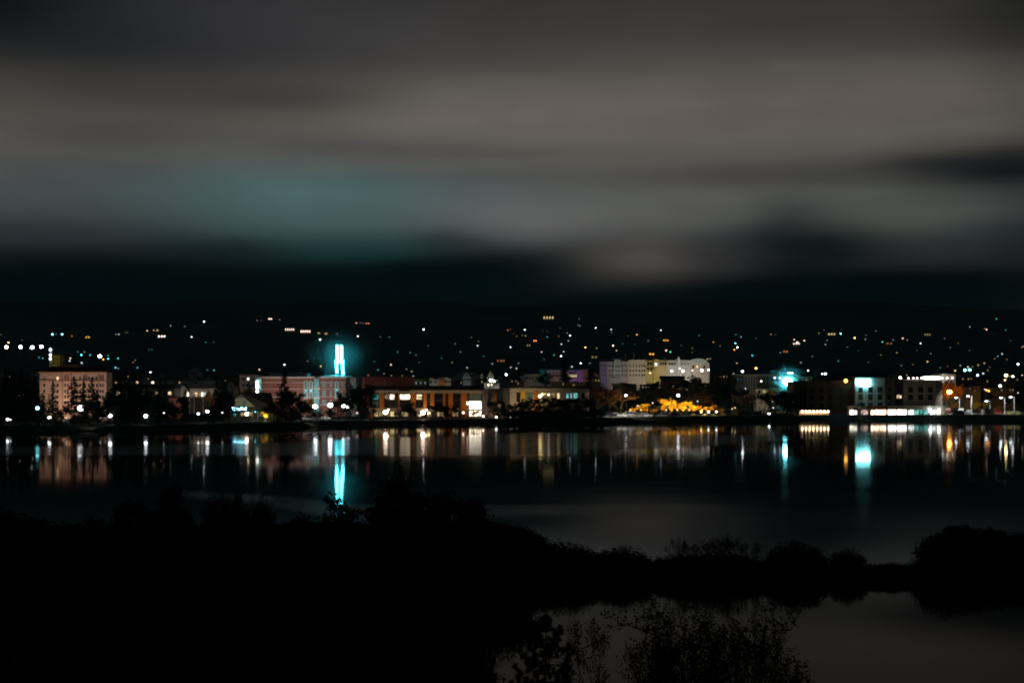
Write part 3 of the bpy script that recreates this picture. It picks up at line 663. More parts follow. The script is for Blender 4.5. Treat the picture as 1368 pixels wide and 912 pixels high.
# 6 long building with orange columns
b = Bld('office_building', 'long two storey building with orange columns and lit glass between', 'building', 570, 508)
b.box('wall', 494, 645, 521, None, .3, 16, mat('dark_wall', (.06,.055,.05), .85))
b.box('roof', 496, 645, 515, 519, -.2, 17, roof_dark); b.box('roof_slab', 492, 646, 519.1, 521, -1, 16.5, roof_dark)
for xa, xb in ((493, 533), (533.1, 548.5), (548.6, 627)): b.box('fascia', xa, xb, 521.1 if xb != 548.5 else 522.3, 524.8, -.5, .28, mat('cream_fascia', (.5,.45,.38), .8))
b.box('sill_band', 493, 534, 545, 549.4, -.5, .28, cream); b.box('sill_band', 556, 580, 545, 549.4, -.5, .28, cream); b.box('sill_band', 534.1, 555.9, 545, 548, -.1, .28, concrete); b.box('sill_band', 580.1, 626, 545, 548, -.1, .28, concrete)
for xa, xb in ((507, 513), (532.2, 534), (549, 555), (566, 570), (575, 580), (592, 595), (599, 605), (616, 619.5), (620, 623.5)):
    b.box('orange_column', xa, xb, 524.9, None if xa > 590 else 544.9, -.45, .27, orange_pan)
b.box('orange_column', 495, 498, 549.5, None, -.45, .27, orange_pan)
up = [(500.5, 10, E('t', .35)), (517, 5, dim_warm), (523.7, 6, warm_hi), (541, 13, warm_hi), (560, 7, warm), (563.5, 0, None), (572.3, 3, glass), (586, 10, glass), (597, 3, glass), (610, 9, glass)]
for px, w, m_ in up:
    if m_: b.win(px, 530, w, 6.4, m_, .3, mull=max(1, int(w/3)))
for px, w, m_ in ((500.5, 10, glass_teal), (517, 6, glass), (524, 6, glass), (541, 13, glass), (560.5, 9, glass), (572.3, 3, glass), (586, 10, glass), (597, 3, glass), (610, 9, glass)): b.win(px, 540, w, 8, m_, .3, mull=max(1, int(w/3)))
for px, w, m_ in ((502, 6, E('y', .5)), (509, 6, E('y', .35)), (524, 5, E('y', 1.0)), (518, 4, dim_warm), (530, 4, dim_warm), (541, 9, dim_warm), (560, 6, warm), (573, 5, E('y', 1.0)), (588, 8, dim_warm), (608, 8, dim_warm)): b.win(px, 553, w, 6, m_, .3, mull=1)
b.box('entrance_wall', 627, 644, 521.5, 526, -.6, .28, cream)
b.win(635, 530.3, 15, 7.5, mat('grey_glass', (.2,.3,.3), .3), -.1, mull=3); b.win(635, 541, 16, 10.5, white_hi_w := emis('lobby_light', (1,.88,.68), 5.0, .55, 1.3), -.1, mull=4); b.win(635, 552, 16, 7.5, emis('lobby_light_low', (1,.82,.55), 3.0, .75, 1.6), -.1, mull=4)
b.win(624.7, 538.5, 2.5, 4, warm_hi, -.46)
b.box('end_wall', 644.2, 672, 519.5, None, -1, 14, mat('taupe_render', (.24,.20,.17), .85)); b.box('orange_column', 660.5, 664, 522, None, -1.4, -1.01, orange_pan)
b.win(667, 530, 3.4, 12, glass_teal, -1, mull=1); b.win(667, 547, 3.4, 14, dim_warm, -1, mull=1)
for px, p_ in ((510, 800), (536, 350), (552, 600), (570, 1100), (602, 500), (620, 900)):
    fill_light(px, 501, .4, px, 532, 508, (1,.62,.25), p_*.6, {510: 'added floodlight at the first orange column of the long building', 536: 'added floodlight at the second orange column of the long building', 552: 'added floodlight at the wide third orange column', 570: 'added floodlight between the fourth and fifth orange columns', 602: 'added floodlight at the dim wide orange column near the middle', 620: 'added floodlight at the twin orange columns beside the lit lobby'}[px], 90)
fill_light(650, 498, .5, 656, 535, 508, (1,.75,.55), 900, 'added floodlight before the plain taupe end wall')
b = Bld('office_wing', 'beige wing with yellow and orange panels behind black trees', 'building', 733, 520)
b.box('stair_tower', 672.5, 681, 518, None, -1.5, 8, mat('dark_taupe', (.09,.08,.07), .85))
b.box('wall', 681.2, 787, 518.5, None, 0, 14, cream); b.box('roof', 679, 790, 516, 518.4, -1, 15, roof_dark)
b.win(692.5, 530, 4.5, 12, glass, 0, mull=1); b.win(707, 530, 9, 12, mat('grey_glass', (.2,.3,.3), .3), 0, mull=3); b.box('yellow_panel', 695.5, 701.5, 522, None, -.4, -.003, mat('yellow_panel', (.75,.42,.02), .6)); b.box('orange_panel', 713, 718.5, 522, None, -.4, -.003, orange_pan)
for px, w, m_ in ((739, 4, dim_warm), (746, 3, warm), (758, 3, teal_lit), (763, 2, E('b', .8)), (769, 5, teal_lit), (779, 4, glass)): b.win(px, 528.5, w, 7, m_, 0, mull=1)
fill_light(686, 508, .8, 690, 528, 520, (1,.8,.6), 1300, 'added floodlight before the left of the beige wing'); fill_light(704, 510, .8, 704, 528, 520, (1,.72,.3), 1200, 'added floodlight at the yellow panel of the beige wing')

# 7 domed church and gable houses
house(618, 629, 496.5, 503, 820, 'white steep gabled house left of the domed church', whitepaint, wins=((623.5, 501, 1.2, 1.6, glass), (620.5, 507, 1.4, 2.2, glass), (624, 507, 1.4, 2.2, glass), (627, 507, 1.4, 2.2, glass)))
fill_light(622, 808, 1, 623, 503, 820, (.8,.95,1), 500, 'added floodlight before the white steep gabled house by the church')
b = Bld('shed_hall', 'wide hall with dark teal roof behind the white gabled house', 'building', 622, 900)
b.box('wall', 604, 646, 503, None, 0, 14, grey_w); b.gable(602, 648, 494, 503.5, 0, 14, mat('teal_roof_dark', (.03,.14,.15), .7), grey_w)
b = Bld('church', 'small church with pale floodlit domed tower and bright base', 'building', 655, 760)
b.box('wall', 646, 667, 511.5, 519, 0, 12, stone); b.box('nave_roof', 645.5, 667.5, 510.3, 511.4, -.4, 12.4, roof_dark)
for px in (649.5, 652.5, 656.5): b.win(px, 514, 1.6, 2.6, warm_hi if px > 650 else dim_warm)
b.box('tower_wall', 650.5, 660, 503.5, 510.2, 2, 5.5, stone)
g = MB(); cx = b.X(655.2); pts = [(cx-1.5, b.Z(503.4)), (cx+1.5, b.Z(503.4))]
n_ = 12; prof = [(1.52, 503.4), (1.45, 501.6), (1.15, 499.6), (.6, 497.8), (.2, 496.9), (.07, 495), (.02, 493.2)]
g.v = [(cx+r0*math.cos(k*6.2832/n_), b.D+3.75+r0*math.sin(k*6.2832/n_), b.Z(y_)) for r0, y_ in prof for k in range(n_)]
g.f = [(i*n_+k, i*n_+(k+1) % n_, (i+1)*n_+(k+1) % n_, (i+1)*n_+k) for i in range(len(prof)-1) for k in range(n_)]; g.m = [0]*len(g.f); b.part('dome', g, mat('dome_copper', (.6,.58,.4), .6), smooth=True)
for px in (653, 657.5): arched(b, px, 504, 509.5, 1.2, glass, 2, 'arched_window', stone, .1)
fill_light(650, 745, 9, 655, 503, 763, (1,.97,.6), 1500, 'added floodlight before the domed church tower')
b = Bld('water_tank', 'small pale upright tank left of the domed church', 'tank', 643.5, 770); g = MB(); g.tube((b.X(643.5), b.D, b.z-.5), (b.X(643.5), b.D, b.Z(499)), .5, .5, 10); g.ball((b.X(643.5), b.D, b.Z(502)), .62, 10, 6, sz=1.5); b.part('tank_shell', g, stone)
fill_light(643, 760, 6, 643.5, 502, 770, (1,.95,.8), 160, 'added floodlight before the small pale tank')

# 8 grey and purple blocks
b = Bld('office_block', 'grey flat block with square dark windows right of the church', 'building', 706, 860)
b.box('wall', 701, 727, 500.5, None, 0, 12, concrete); b.box('parapet', 700.5, 727.5, 499.8, 500.5, -.3, 12.3, stone)
for px in (704, 708, 712, 716.5, 721): b.win(px, 505, 2.2, 2.6, glass)
b.box('annex', 691, 700.9, 502.2, None, 1, 10, concrete)
b = Bld('retail_block', 'long low block turning from teal to pink and purple', 'building', 752, 880)
for xa, xb, m_ in ((720, 731, mat('teal_render', (.04,.30,.32), .8)), (731.1, 757, mat('pink_render', (.42,.27,.30), .8)), (757.1, 772, mat('mauve_render', (.33,.20,.36), .8)), (772.1, 778, mat('violet_render', (.38,.18,.52), .8)), (778.1, 786, salmon_trim)): b.box('wall', xa, xb, 494.5 if xb < 786 else 493.5, None, 0, 12, m_)
b.box('parapet', 719.5, 786.5, 493, 493.4, -.3, 12.3, mat('teal_trim', (.06,.3,.32), .7))
for px in (735, 739.5, 744, 748.5, 762, 766): b.win(px, 498, 2.4, 2, glass)
for px in (757.5, 760.5, 763.5, 766.5, 769.5): b.win(px, 502, 2.2, 2.8, E('y', .8, .5))
b.box('terrace_wall', 731, 756, 502.4, None, -1.5, -.003, mat('terracotta', (.3,.16,.12), .8))
b.box('glowing_facade_box', 725, 727, 504, 508, -2, -1.6, E('w', 1.0))  # box on the facade with a glow of its own
fill_light(730, 866, 2, 730, 499, 880, (.5,.95,1), 1000, 'added floodlight before the teal end of the long purple block'); fill_light(750, 866, 2, 748, 499, 880, (1,.8,.9), 1000, 'added floodlight before the pink middle of the long purple block'); fill_light(772, 866, 2, 770, 499, 880, (1,.8,1), 1300, 'added floodlight before the violet end of the long purple block'); fill_light(712, 850, 2, 714, 504, 860, (1,.95,.85), 500, 'added floodlight before the grey block right of the church')
house(790, 800, 497, 501, 850, 'small salmon house left of the colourful long block', salmon, wins=((793, 503, 1.4, 1.6, glass), (797, 503, 1.4, 1.6, glass)))
fill_light(794, 840, 1, 795, 502, 850, (1,.75,.6), 300, 'added floodlight before the small salmon house')

# 9 colourful long block
b = Bld('long_block', 'long multi storey block painted violet, grey, cream and yellow in sections', 'building', 877, 1000)
vi = mat('violet_section', (.24,.19,.34), .8); gr = mat('grey_section', (.40,.35,.33), .8); be = mat('beige_section', (.50,.43,.36), .8); ye = mat('yellow_section', (.50,.40,.13), .8); ta = mat('tan_section', (.55,.43,.26), .8); wh = mat('pale_section', (.58,.54,.50), .8)
secs = ((801.5, 811.5, 483, vi), (811.6, 820, 483, gr), (820.1, 829, 480, mat('blue_grey_section', (.36,.40,.41), .8)), (829.1, 839, 482.6, gr), (839.1, 862.5, 480.5, be), (862.6, 873, 481.5, ye), (873.1, 880, 480, ye), (880.1, 892, 481, ta), (892.1, 904, 481, wh), (904.1, 908.5, 478.5, wh), (908.6, 922, 481, wh), (922.1, 948, 485, cream))
for i, (xa, xb, ya, m_) in enumerate(secs): b.box('wall_section', xa, xb, ya, None, (0, .5, -.4, .5)[i % 4], 16, m_)
for xa, xb in ((801.3, 820), (829.1, 839), (862.6, 873), (880.1, 904), (908.6, 922)): b.box('parapet', xa, xb, 480.6, 481.4, -.9, 16.4, roof_dark)
for i, y_ in enumerate((489, 495, 501)):
    for px in (804, 808, 814.5, 818, 823, 826.5, 831.5, 836, 842, 846, 850, 854, 858, 861): b.win(px, y_, 1.6, 2.1, glass, -.42, concrete)
for px in (866, 870): b.win(px, 486, 2.4, 3, glass, -.42); b.win(px, 492.5, 2.4, 3.6, glass, -.42)
b.win(876.2, 486.5, 3.6, 4, E('w', 1.6, .4), -.42); b.win(876.2, 494, 3, 3, dim_warm, -.42)
for px in (883, 886, 889, 894.5, 898, 901.5, 911, 915, 919): b.win(px, 486, 1.8, 3.2, glass, -.42, stone)
b.box('bell_pier', 905, 908, 477, 500, -1, -.45, whitepaint); b.box('lit_strip', 839.2, 862.2, 507, 511, -1, -.45, be)
g = MB(); cx, cz = b.X(933), b.Z(485); rr_ = b.X(946)-b.X(920.5); rx = rr_/2; hz_ = b.Z(478.6)-cz
prof = [(cx+rx*math.cos(math.pi*k/16), cz+hz_*math.sin(math.pi*k/16)) for k in range(17)]; g.prism(prof, b.D-.6, b.D+16); b.part('barrel_roof', g, mat('pale_metal_roof', (.42,.48,.46), .5))
for px in (926, 931, 941): b.win(px, 490, 2.2, 3, glass if px != 931 else warm, -.41)
b.box('low_annex', 816, 829, 504.5, None, -2, -1, concrete)
for xa in (835.5, 846.6): b.box('chimney', xa, xa+1.6, 471.5 if xa > 840 else 473, 480.4, 5, 5.7, stone)
for xa in (819, 828, 852, 862, 872, 887): b.box('roof_unit', xa, xa+5, 477.6, 480.4, 4, 7, concrete)
for px, c, p_, t_ in ((806, (1,.85,.80), 1700, 'violet end'), (822, (1,.92,.85), 1900, 'grey section'), (850, (1,.88,.72), 4000, 'beige section'), (868, (1,.95,.5), 1700, 'yellow section'), (886, (1,.85,.6), 4200, 'tan section'), (912, (1,.93,.88), 5200, 'pale section'), (935, (1,.90,.68), 5600, 'barrel roofed end')):
    fill_light(px, 982, 2, px, 492, 1000, c, p_, f'added floodlight before the {t_} of the colourful long block', 120)
b = Bld('retail_block', 'low dark roofed block in front of the pale section of the long block', 'building', 900, 940)
b.box('wall', 884, 914, 506, None, 0, 10, mat('terracotta', (.3,.16,.12), .8)); b.box('roof', 883, 915, 502, 506, -.6, 10.6, roof_dark)
for px in (888, 894, 900, 906, 911): b.win(px, 508.5, 2, 1.6, glass)

# 10 mid-right flat block
b = Bld('office_block', 'flat roofed classical block left of the giant floodlight', 'building', 1010, 720)
b.box('wall', 983, 1040, 501.5, None, 0, 12, mat('dusky_render', (.22,.17,.15), .85)); b.box('parapet', 982, 1041, 500, 501.4, -.5, 12.5, stone); b.box('portico', 993, 1010, 500, 503, -1.2, -.51, stone)
for px in (995, 998.5, 1002, 1005.5, 1009): b.box('column', px-.5, px+.5, 503.1, None, -1.1, -.55, stone)
for px in (986, 990, 1015, 1020, 1026, 1032, 1037): b.win(px, 507, 2, 3, glass)
fill_light(1003, 708, 1, 1003, 506, 719, (1,.8,.6), 260, 'added floodlight before the portico of the classical block')
b = Bld('retail_block', 'pale low roofed shed between the floodlight mast and dark tree', 'building', 1070, 700)
b.box('wall', 1056, 1083, 505, None, 0, 8, grey_w); b.box('roof', 1055, 1084, 503.2, 505, -.5, 8.5, stone)
for px in (1062, 1069, 1078): b.win(px, 508, 2.2, 2.4, warm if px == 1078 else glass)
b = Bld('garage', 'small floodlit white garage under the street tree left of the mast', 'building', 1018, 600)
b.box('wall', 1010, 1026, 519.5, None, 0, 6, whitepaint); b.box('roof', 1009, 1027, 518.4, 519.5, -.4, 6.4, roof_dark)
b.win(1014, 523, 3, 3.5, glass); b.win(1021, 523, 4, 4, E('y', .5))
fill_light(1020, 592, .4, 1018, 522, 600, (1,.97,.85), 350, 'added floodlight before the small white garage')

# 11 hotel complex with the sign
b = Bld('hotel_building', 'four storey hotel with cyan rooftop sign and brightly lit ground floor', 'building', 1160, 556)
tan = mat('tan_panel', (.50,.42,.34), .85, .08); dk = mat('dark_brown_cladding', (.05,.045,.042), .85)
b.box('wall', 1062, 1078, 509, None, .5, 16, dk); b.box('panel_wall', 1078.1, 1104, 508.8, None, -.5, 16, mat('umber_panel', (.22,.17,.14), .85))
b.box('wall', 1104.1, 1142, 508, None, 1, 16, dk); b.box('panel_wall', 1142.1, 1182, 504.5, 557, -.6, 16, mat('offwhite_panel', (.60,.55,.50), .85, .06))
b.box('wall', 1182.1, 1196, 505, None, .4, 16, mat('umber_panel', (.22,.17,.14), .85)); b.box('wall', 1196.1, 1208, 507, None, 1.5, 16, dk)
b.box('panel_wall', 1208.1, 1250, 509, None, -.6, 16, tan); b.box('wall', 1250.1, 1259, 509.5, None, .2, 16, mat('umber_panel', (.22,.17,.14), .85))
b.box('parapet', 1207.6, 1250.5, 508, 508.9, -.8, 16.2, stone); b.box('parapet', 1141.6, 1182.5, 502.8, 504.4, -.9, 16.2, dk); b.box('parapet', 1077.6, 1104.5, 507.9, 508.7, -.7, 16.2, dk)
b.hip(1114, 1188, 497, 502.7, 3, 15, roof_dark, .1); b.hip(1105, 1141, 500, 507.9, 1, 15, roof_dark, .3)
wf = mat('window_frame_bronze', (.10,.09,.08), .6)
for y_ in (521, 531.4, 541.6):
    for px in (1072.5, 1084.3, 1097.2): b.win(px, y_, 5.6, 6.4, glass if px > 1080 else mat('teal_black_glass', (.01,.04,.045), .15), -.5 if px > 1080 else .5, wf, 1)
for y_ in (520.2, 530.4, 541):
    for px in (1110, 1124, 1137): b.win(px, y_, 4.6, 6, glass, 1, wf, 1)
    for px in (1149.3, 1162.3, 1175): b.win(px, y_, 5.4, 6.6, mat('curtain_glass', (.06,.05,.045), .4) if (px > 1170) != (y_ > 525) else glass, -.6, wf, 1)
    b.win(1188.5, y_, 4.4, 5.6, glass, .4, wf, 1)
    if y_ < 540:
        for px in (1215.8, 1229.2, 1242.2): b.win(px, y_, 5.8, 6.8, glass, -.6, wf, 1)
    b.win(1202.5, y_ if y_ != 530.4 else 529.6, 6, 4.4, warm if y_ == 530.4 else glass, 1.5, wf, 1)
# sign
g = MB(); g.box(b.X(1147), b.X(1161.4), b.D-1.15, b.D-.75, b.Z(516), b.Z(507)); g.box(b.X(1142.8), b.X(1147), b.D-1.15, b.D-.75, b.Z(513.2), b.Z(507.4)); b.part('hotel_sign', g, emis('hotel_sign_light', (.24,.93,1), 24))
b.box('sign_bracket', 1146, 1160, 509, 511, -.74, -.605, metal_dark)
# podium
b.box('canopy', 1130, 1259.5, 541.6, 546, -4.5, -.605, mat('podium_cream', (.5,.46,.38), .8)); b.box('podium_wall', 1130.5, 1259, 546.1, None, -3.6, -.7, mat('podium_tan', (.34,.30,.24), .85))
b.box('terracotta_band', 1160, 1182, 541.4, 546.1, -4.7, -4.52, mat('terracotta', (.3,.16,.12), .8))
for px, w, m_ in ((1137, 10, emis('lobby_a', (1,.93,.75), 3.2, .6, .9)), (1152, 9, E('p', .8)), (1166, 11, emis('lobby_b', (1,.72,.48), 5, .6, 1.0)), (1176.3, 8, emis('lobby_b', (1,.72,.48), 5, .6, 1.0)), (1188.5, 11, emis('lobby_c', (1,.9,.82), 6, .3, .9)), (1201.5, 12, emis('lobby_c', (1,.9,.82), 6, .3, .9)),
                (1213.5, 8, emis('lobby_d', (.85,.95,.9), 2.5, .8, 1.2)), (1221, 6, teal_lit), (1231, 11, teal_lit), (1242.5, 7, emis('lobby_d', (.85,.95,.9), 2.5, .8, 1.2)), (1250, 5, emis('lobby_e', (1,.97,.8), 2.2, .5, .9))):
    b.win(px, 551.6, w, 9.4, m_, -3.6, wf, max(1, int(w/4)))
for px in (1238, 1249.3): 
    g = MB(); g.ball((b.X(px), b.D-4.9, b.Z(548)), .42, 10, 6); b.part('wall_lamp', g, emis('hotel_wall_lamp_light', (.9,.97,1), 22))
g = MB(); g.ball((b.X(1129), b.D-1.2, b.Z(508.5)), .55, 10, 6); b.part('orange_wall_lamp', g, emis('orange_wall_lamp_light', (1,.42,.05), 9))
# lit arcade of the left wing
b.box('arcade_canopy', 1066, 1108, 546.3, 548, -5, -.6, mat('umber_panel', (.22,.17,.14), .85)); b.box('arcade_wall', 1067, 1106.5, 548.1, None, -1.6, -.6, mat('arcade_cream', (.62,.5,.36), .8))
for i in range(8):
    px = 1069.5+i*4.9; b.box('arcade_post', px-2.2, px-1.9, 548.1, None, -4.8, -4.6, dk)
    g = MB(); g.ball((b.X(px), b.D-3.2, b.Z(549.2)), .28, 8, 5); b.part('arcade_lamp', g, emis('arcade_lamp_light', (1,.72,.40), 24))
for px in (1136, 1160, 1174): pass
fill_light(1148, 541, .5, 1164, 530, 555, (1,.72,.5), 650, 'added floodlight on the lawn before the off-white hotel front'); fill_light(1228, 536, .5, 1229, 525, 555, (.9,1,.75), 420, 'added floodlight on the lawn before the right hotel wing')
fill_light(1240, 541, .3, 1236, 557, 549, (1,1,.55), 260, 'added floodlight on the lawn at the right end of the hotel')
# oval bright canopy on the building behind
b = Bld('arena_building', 'pale hall with glaring white oval roof light behind the hotel', 'building', 1250, 640)
b.box('wall', 1205, 1276, 506, None, 0, 16, mat('dusky_render', (.22,.17,.15), .85)); b.box('wall_end', 1258, 1276, 499.3, None, -1, 16, cream)
g = MB(); c_ = (b.X(1243), b.D-2.2, b.Z(504.8)); g.ball((0,0,0), 1, 20, 8); g.v = [(c_[0]+x_*4.1, c_[1]+y_*1.2, c_[2]+z_*.62) for x_, y_, z_ in g.v]; b.part('oval_light', g, emis('oval_light_glow', (.92,1,1), 7), smooth=True)
b.box('oval_bracket', 1232, 1254, 505.5, 507, -1.5, -.1, metal_dark)
for px in (1213, 1219.5, 1224.5): 
    g = MB(); g.ball((b.X(px), b.D-.8, b.Z(505)), .3, 8, 5); b.part('roof_lamp', g, emis('roof_lamp_light', (1,.8,.8), 8))
for px in (1264, 1271): 
    g = MB(); g.ball((b.X(px), b.D-1.5, b.Z(505)), .3, 8, 5); b.part('wall_lamp', g, emis('roof_lamp_light', (1,.8,.8), 8))

# 12 generic far town blocks and houses
fill = []
r5 = random.Random(77)
wallcols = [mat('town_wall_'+n, c, .85) for n, c in (('taupe', (.17,.14,.12)), ('grey', (.16,.17,.17)), ('brick', (.18,.09,.07)), ('ochre', (.2,.15,.09)), ('slate', (.10,.11,.12)))]
wn = ['taupe', 'grey', 'brick', 'ochre', 'slate']
def fblock(px, w, yt, D, i):
    b = Bld('town_building', None, 'building', px, D, 'dim flat roofed blocks of the town'); k = r5.randrange(5)
    b.box('wall', px-w/2, px+w/2, yt, None, 0, 10, wallcols[k]); b.box('roof', px-w/2-.4, px+w/2+.4, yt-.7, yt, -.4, 10.4, roof_dark)
    n = int(w/3.6)
    for q in range(n): b.win(px-w/2+w*(q+.5)/n, yt+3, 1.5, 2, r5.choice((glass, glass, glass, dim_warm)))
    if r5.random() < .6: b.box('roof_unit', px-w*.2, px+w*.1, yt-2.2, yt-.71, 3, 6, concrete)
    pend(b.o, f'dim {wn[k]} flat roofed block', 'behind '+('the salmon hotel' if px < 150 else 'the gabled neon shop' if px < 345 else 'the orange columns' if px < 690 else 'the black trees' if px < 800 else 'the brown trees' if px < 1060 else 'the sign hotel' if px < 1265 else 'the parking lot'), px)
for i, (px, w, yt, D) in enumerate([(160,26,500,900), (230,16,504,700), (296,14,505,740), (315,10,499,900), (475,16,500,760), (500,20,498,860), (530,18,499,850), (610,16,508,700), (640,12,507,700), (668,12,505,800), (684,12,506,720), (695,10,509,640),
    (745,18,510,640), (770,26,511,650), (796,12,505,760), (835,30,513,760), (870,26,514,720), (905,22,513,740), (935,26,512,700), (965,16,500,900), (1030,24,513,640), (1045,12,507,800), (1095,12,505,640), (1118,14,503,760), (1190,24,500,720), (1215,18,498,800), (1290,26,503,700), (1325,24,506,680), (1355,20,504,720), (1340,30,518,620), (1300,20,516,610), (22,30,500,900), (118,22,497,760)]): fblock(px, w, yt, D, i)

# houses on the hill
def hhouse(px, py, w, c, s, label, D=None, wc=None, n=2):
    D = D or solveD(px, py, 2.5, 1150, 4500); sc_ = D/F; b = Bld('house', label, 'house', px, D, 'lit houses on the hillside')
    W_ = w*sc_; z = b.z; X0 = b.loc[0]; h = max(3.2, w*.42*sc_)
    g = MB(); g.box(X0-W_/2, X0+W_/2, D, D+W_*.7, z-3, z+h); b.part('wall', g, wc or cream)
    zt = z+h+W_*.22; g = MB(); g.prism([(X0-W_/2-.5, z+h), (X0+W_/2+.5, z+h), (X0, zt)], D-.6, D+W_*.7+.5); b.part('roof', g, roof_dark)
    for k in range(n):
        xa = X0-W_/2+W_*(k+.28)/n; f = MB(); f.box(xa-.12, xa+W_*.44/n+.12, D-.12, D-.01, z+h*.3-.12, z+h*.75+.12); fo = b.part('window', f, whitepaint)
        g = MB(); g.box(xa, xa+W_*.44/n, D-.16, D-.125, z+h*.3, z+h*.75); b.part('pane', g, emis(f'house_window_{CN[c]}_{s}', COL[c], s), fo)
    return b
for a in [(732.7,426,15,'y',1.1,'wide hill house with soft yellow glow high above the church', 4), (216,449.5,11,'p',5,'long hill house with brilliant pinkish windows above the pale hall', 3), (208,441.5,9,'y',.9,'small yellow-lit hill house just above the brilliant one', 2),
          (361,426,6,'p',6,'bright pinkish house standing alone high on the left hillside', 2), (387,441,13,'p',2.5,'long pinkish-lit hill house left of the neon tower', 5), (408,444,14,'p',3.5,'long pinkish-lit hill house nearest the neon tower', 5), (491,431.5,6,'r',2,'small reddish-lit hill house right of the neon tower', 2),
          (1239,447,9,'y',.5,'pale hill house with dark openings above the hotel roof', 3), (1111,446.5,11,'y',1.2,'long low yellow-lit hill house beside the green lamp', 3), (1188,459,9,'o',.4,'dim orange-lit hill house above the sign hotel', 2), (889.6,454.5,8,'o',2.2,'orange-lit hill house above the barrel roof', 3),
          (714.7,454.6,5,'o',3,'small orange-lit hill house above the church dome', 2), (669,482,12,'r',.35,'dim red-lit hill house behind the church', 3), (706,461,6,'y',.5,'faint yellow-lit hill house between orange house and church', 2), (1064,459,10,'p',2.0,'pinkish-lit hill house above the giant floodlight', 3), (1049.5,469,7,'o',1.0,'dim orange-lit hill house below the pinkish one', 2),
          (117,450,7,'o',2,'orange-lit hill house above the salmon hotel', 2), (426,444.5,5,'y',1,'tiny yellow-lit hill house left of the tower top', 1), (435.5,445,5,'o',1.6,'tiny orange-lit hill house closest to the tower top', 1), (870.6,472,8,'o',3,'orange-lit house just above the yellow section of the long block', 2), (794,476,9,'y',.4,'faint yellow-lit house left of the long block', 2)]:
    hhouse(*a[:6], n=a[6])

# ------------------------------------------------------------------ lamps of the near shore
G1 = 'street lamps along the far shore'
near = [(10,560,'w',3),(14,560.5,'w',2),(66,557.8,'w',4),(63.5,547,'w',2),(88,557.5,'p',2),(26.5,528.5,'w',2),(31.5,527.5,'w',1),(51,528.3,'w',2),(28,537,'p',2),(147,555,'w',4),(195,555.5,'w',4),(134,557.5,'w',2),(219,551.5,'w',2),(164.5,547.5,'o',1),
        (265,552.5,'w',3),(277,549,'w',4),(297,551,'w',2),(332,551,'p',2),(341,550,'t',2),(421,543,'w',5),(441,541,'w',5),(459,542,'w',4),(465,543,'w',4),(469,533.5,'w',3),(480,539.8,'w',3),(477,551.5,'p',2),(502,539,'t',4),(515,550.5,'p',5),(519,547,'y',3),
        (565,551,'p',5),(570,547,'p',4),(573,551.5,'y',3),(619,551,'p',3),(645.5,555.7,'p',3),(663,557,'w',3),(682,557.5,'w',2),(690.5,557.5,'p',1),(707.5,557.7,'p',2),(705,552,'w',1)]
def nplace(px): return ('beneath the salmon hotel' if px < 160 else 'below the gabled houses' if px < 290 else 'before the neon shop' if px < 350 else 'below the brick civic hall' if px < 490 else 'before the orange column building' if px < 650 else 'at the shore below the beige wing' if px < 780 else
                        'above the shore car park' if px < 975 else 'left of the hotel arcade' if px < 1070 else 'by the hotel' if px < 1262 else 'over the right parking lot')
for px, py, c, s in near:
    D = shore(px)+(14 if py > 550 else 30 if py > 540 else 60); lamp(px, py, c, s, D, nplace(px), G1)
for px, py, c, s, D in [(50,545,'c',4,404),(108,545,'w',6,408),(836.5,528,'w',4,560),(906,528,'w',4,560),(932,536,'b',2,580),(937,550,'y',3,540),(946.5,550,'w',3,540),(957,549.8,'w',3,540),(820,552,'w',2,530),(852,542,'b',2,540),(996,519,'b',2,620),(1032,536,'w',2,590),(1033,544.5,'w',2,580),(1028,552,'w',4,560),(1036,548,'p',2,575),(1049.5,555,'c',3,552),
                        (982,544.5,'y',2,560),(978,546,'p',2,560),(890,537,'p',2,560),(872,538,'p',2,560),(1017,509,'w',3,690),(1035,504.5,'w',3,690),(1042,504.5,'p',3,690),(992,496,'w',4,760),(1010,491.8,'o',4,900),(1079.5,494.8,'w',3,820),(1098.3,499.3,'w',3,760),(1102.7,499.0,'w',4,760),(1202.8,504.3,'w',4,640),
                        (1268.5,523.5,'o',5,592),(1302,522,'o',1,600),(1336.2,515.3,'w',4,640),(1344,501.2,'y',5,720),(1353,502.8,'w',4,720),(1342.5,507.5,'y',3,700),(1318,521,'r',3,620),(1315.5,520,'p',2,625),(1321,522,'o',3,618),(1325.5,521.5,'b',2,640),(1360,524.5,'w',2,640),(1365.5,501,'p',2,740),
                        (676.3,500.3,'w',4,800),(690,509,'w',2,700),(656,508,'w',5,752),(660,509,'w',4,752),(721.5,529,'y',4,512),(724.5,526.5,'y',3,512),(728,526,'y',2,512),(733,527,'p',3,512),(868.5,498.2,'p',3,985),(897.5,495.5,'w',4,985),(912.5,495.5,'w',5,985),(908,492,'w',3,985),(937.5,494.5,'w',5,985),(925,494.8,'p',3,985),(946.5,494,'w',4,985),
                        (201,497,'w',3,780),(879,516.5,'t',2,760),(753,469.6,'p',3,1500),(749.6,475.4,'w',4,1450),(776,485,'w',4,1250)]:
    lamp(px, py, c, s, D, 'on the roofline by the church' if 640 < px < 700 and py < 515 else 'at the foot of the colourful long block' if 860 < px < 950 and py < 500 else 'above the hotel roofs' if 1060 < px < 1262 else 'behind the trees right of the parking lot' if px > 1262 and py < 527 else 'before the beige wing' if 715 < px < 736 else 'above the black trees' if 740 < px < 780 else 'in the town behind the giant floodlight mast' if 975 < px < 1062 and py < 512 else nplace(px) if py > 512 else 'in the town behind the shore', 'street lamps of the town')
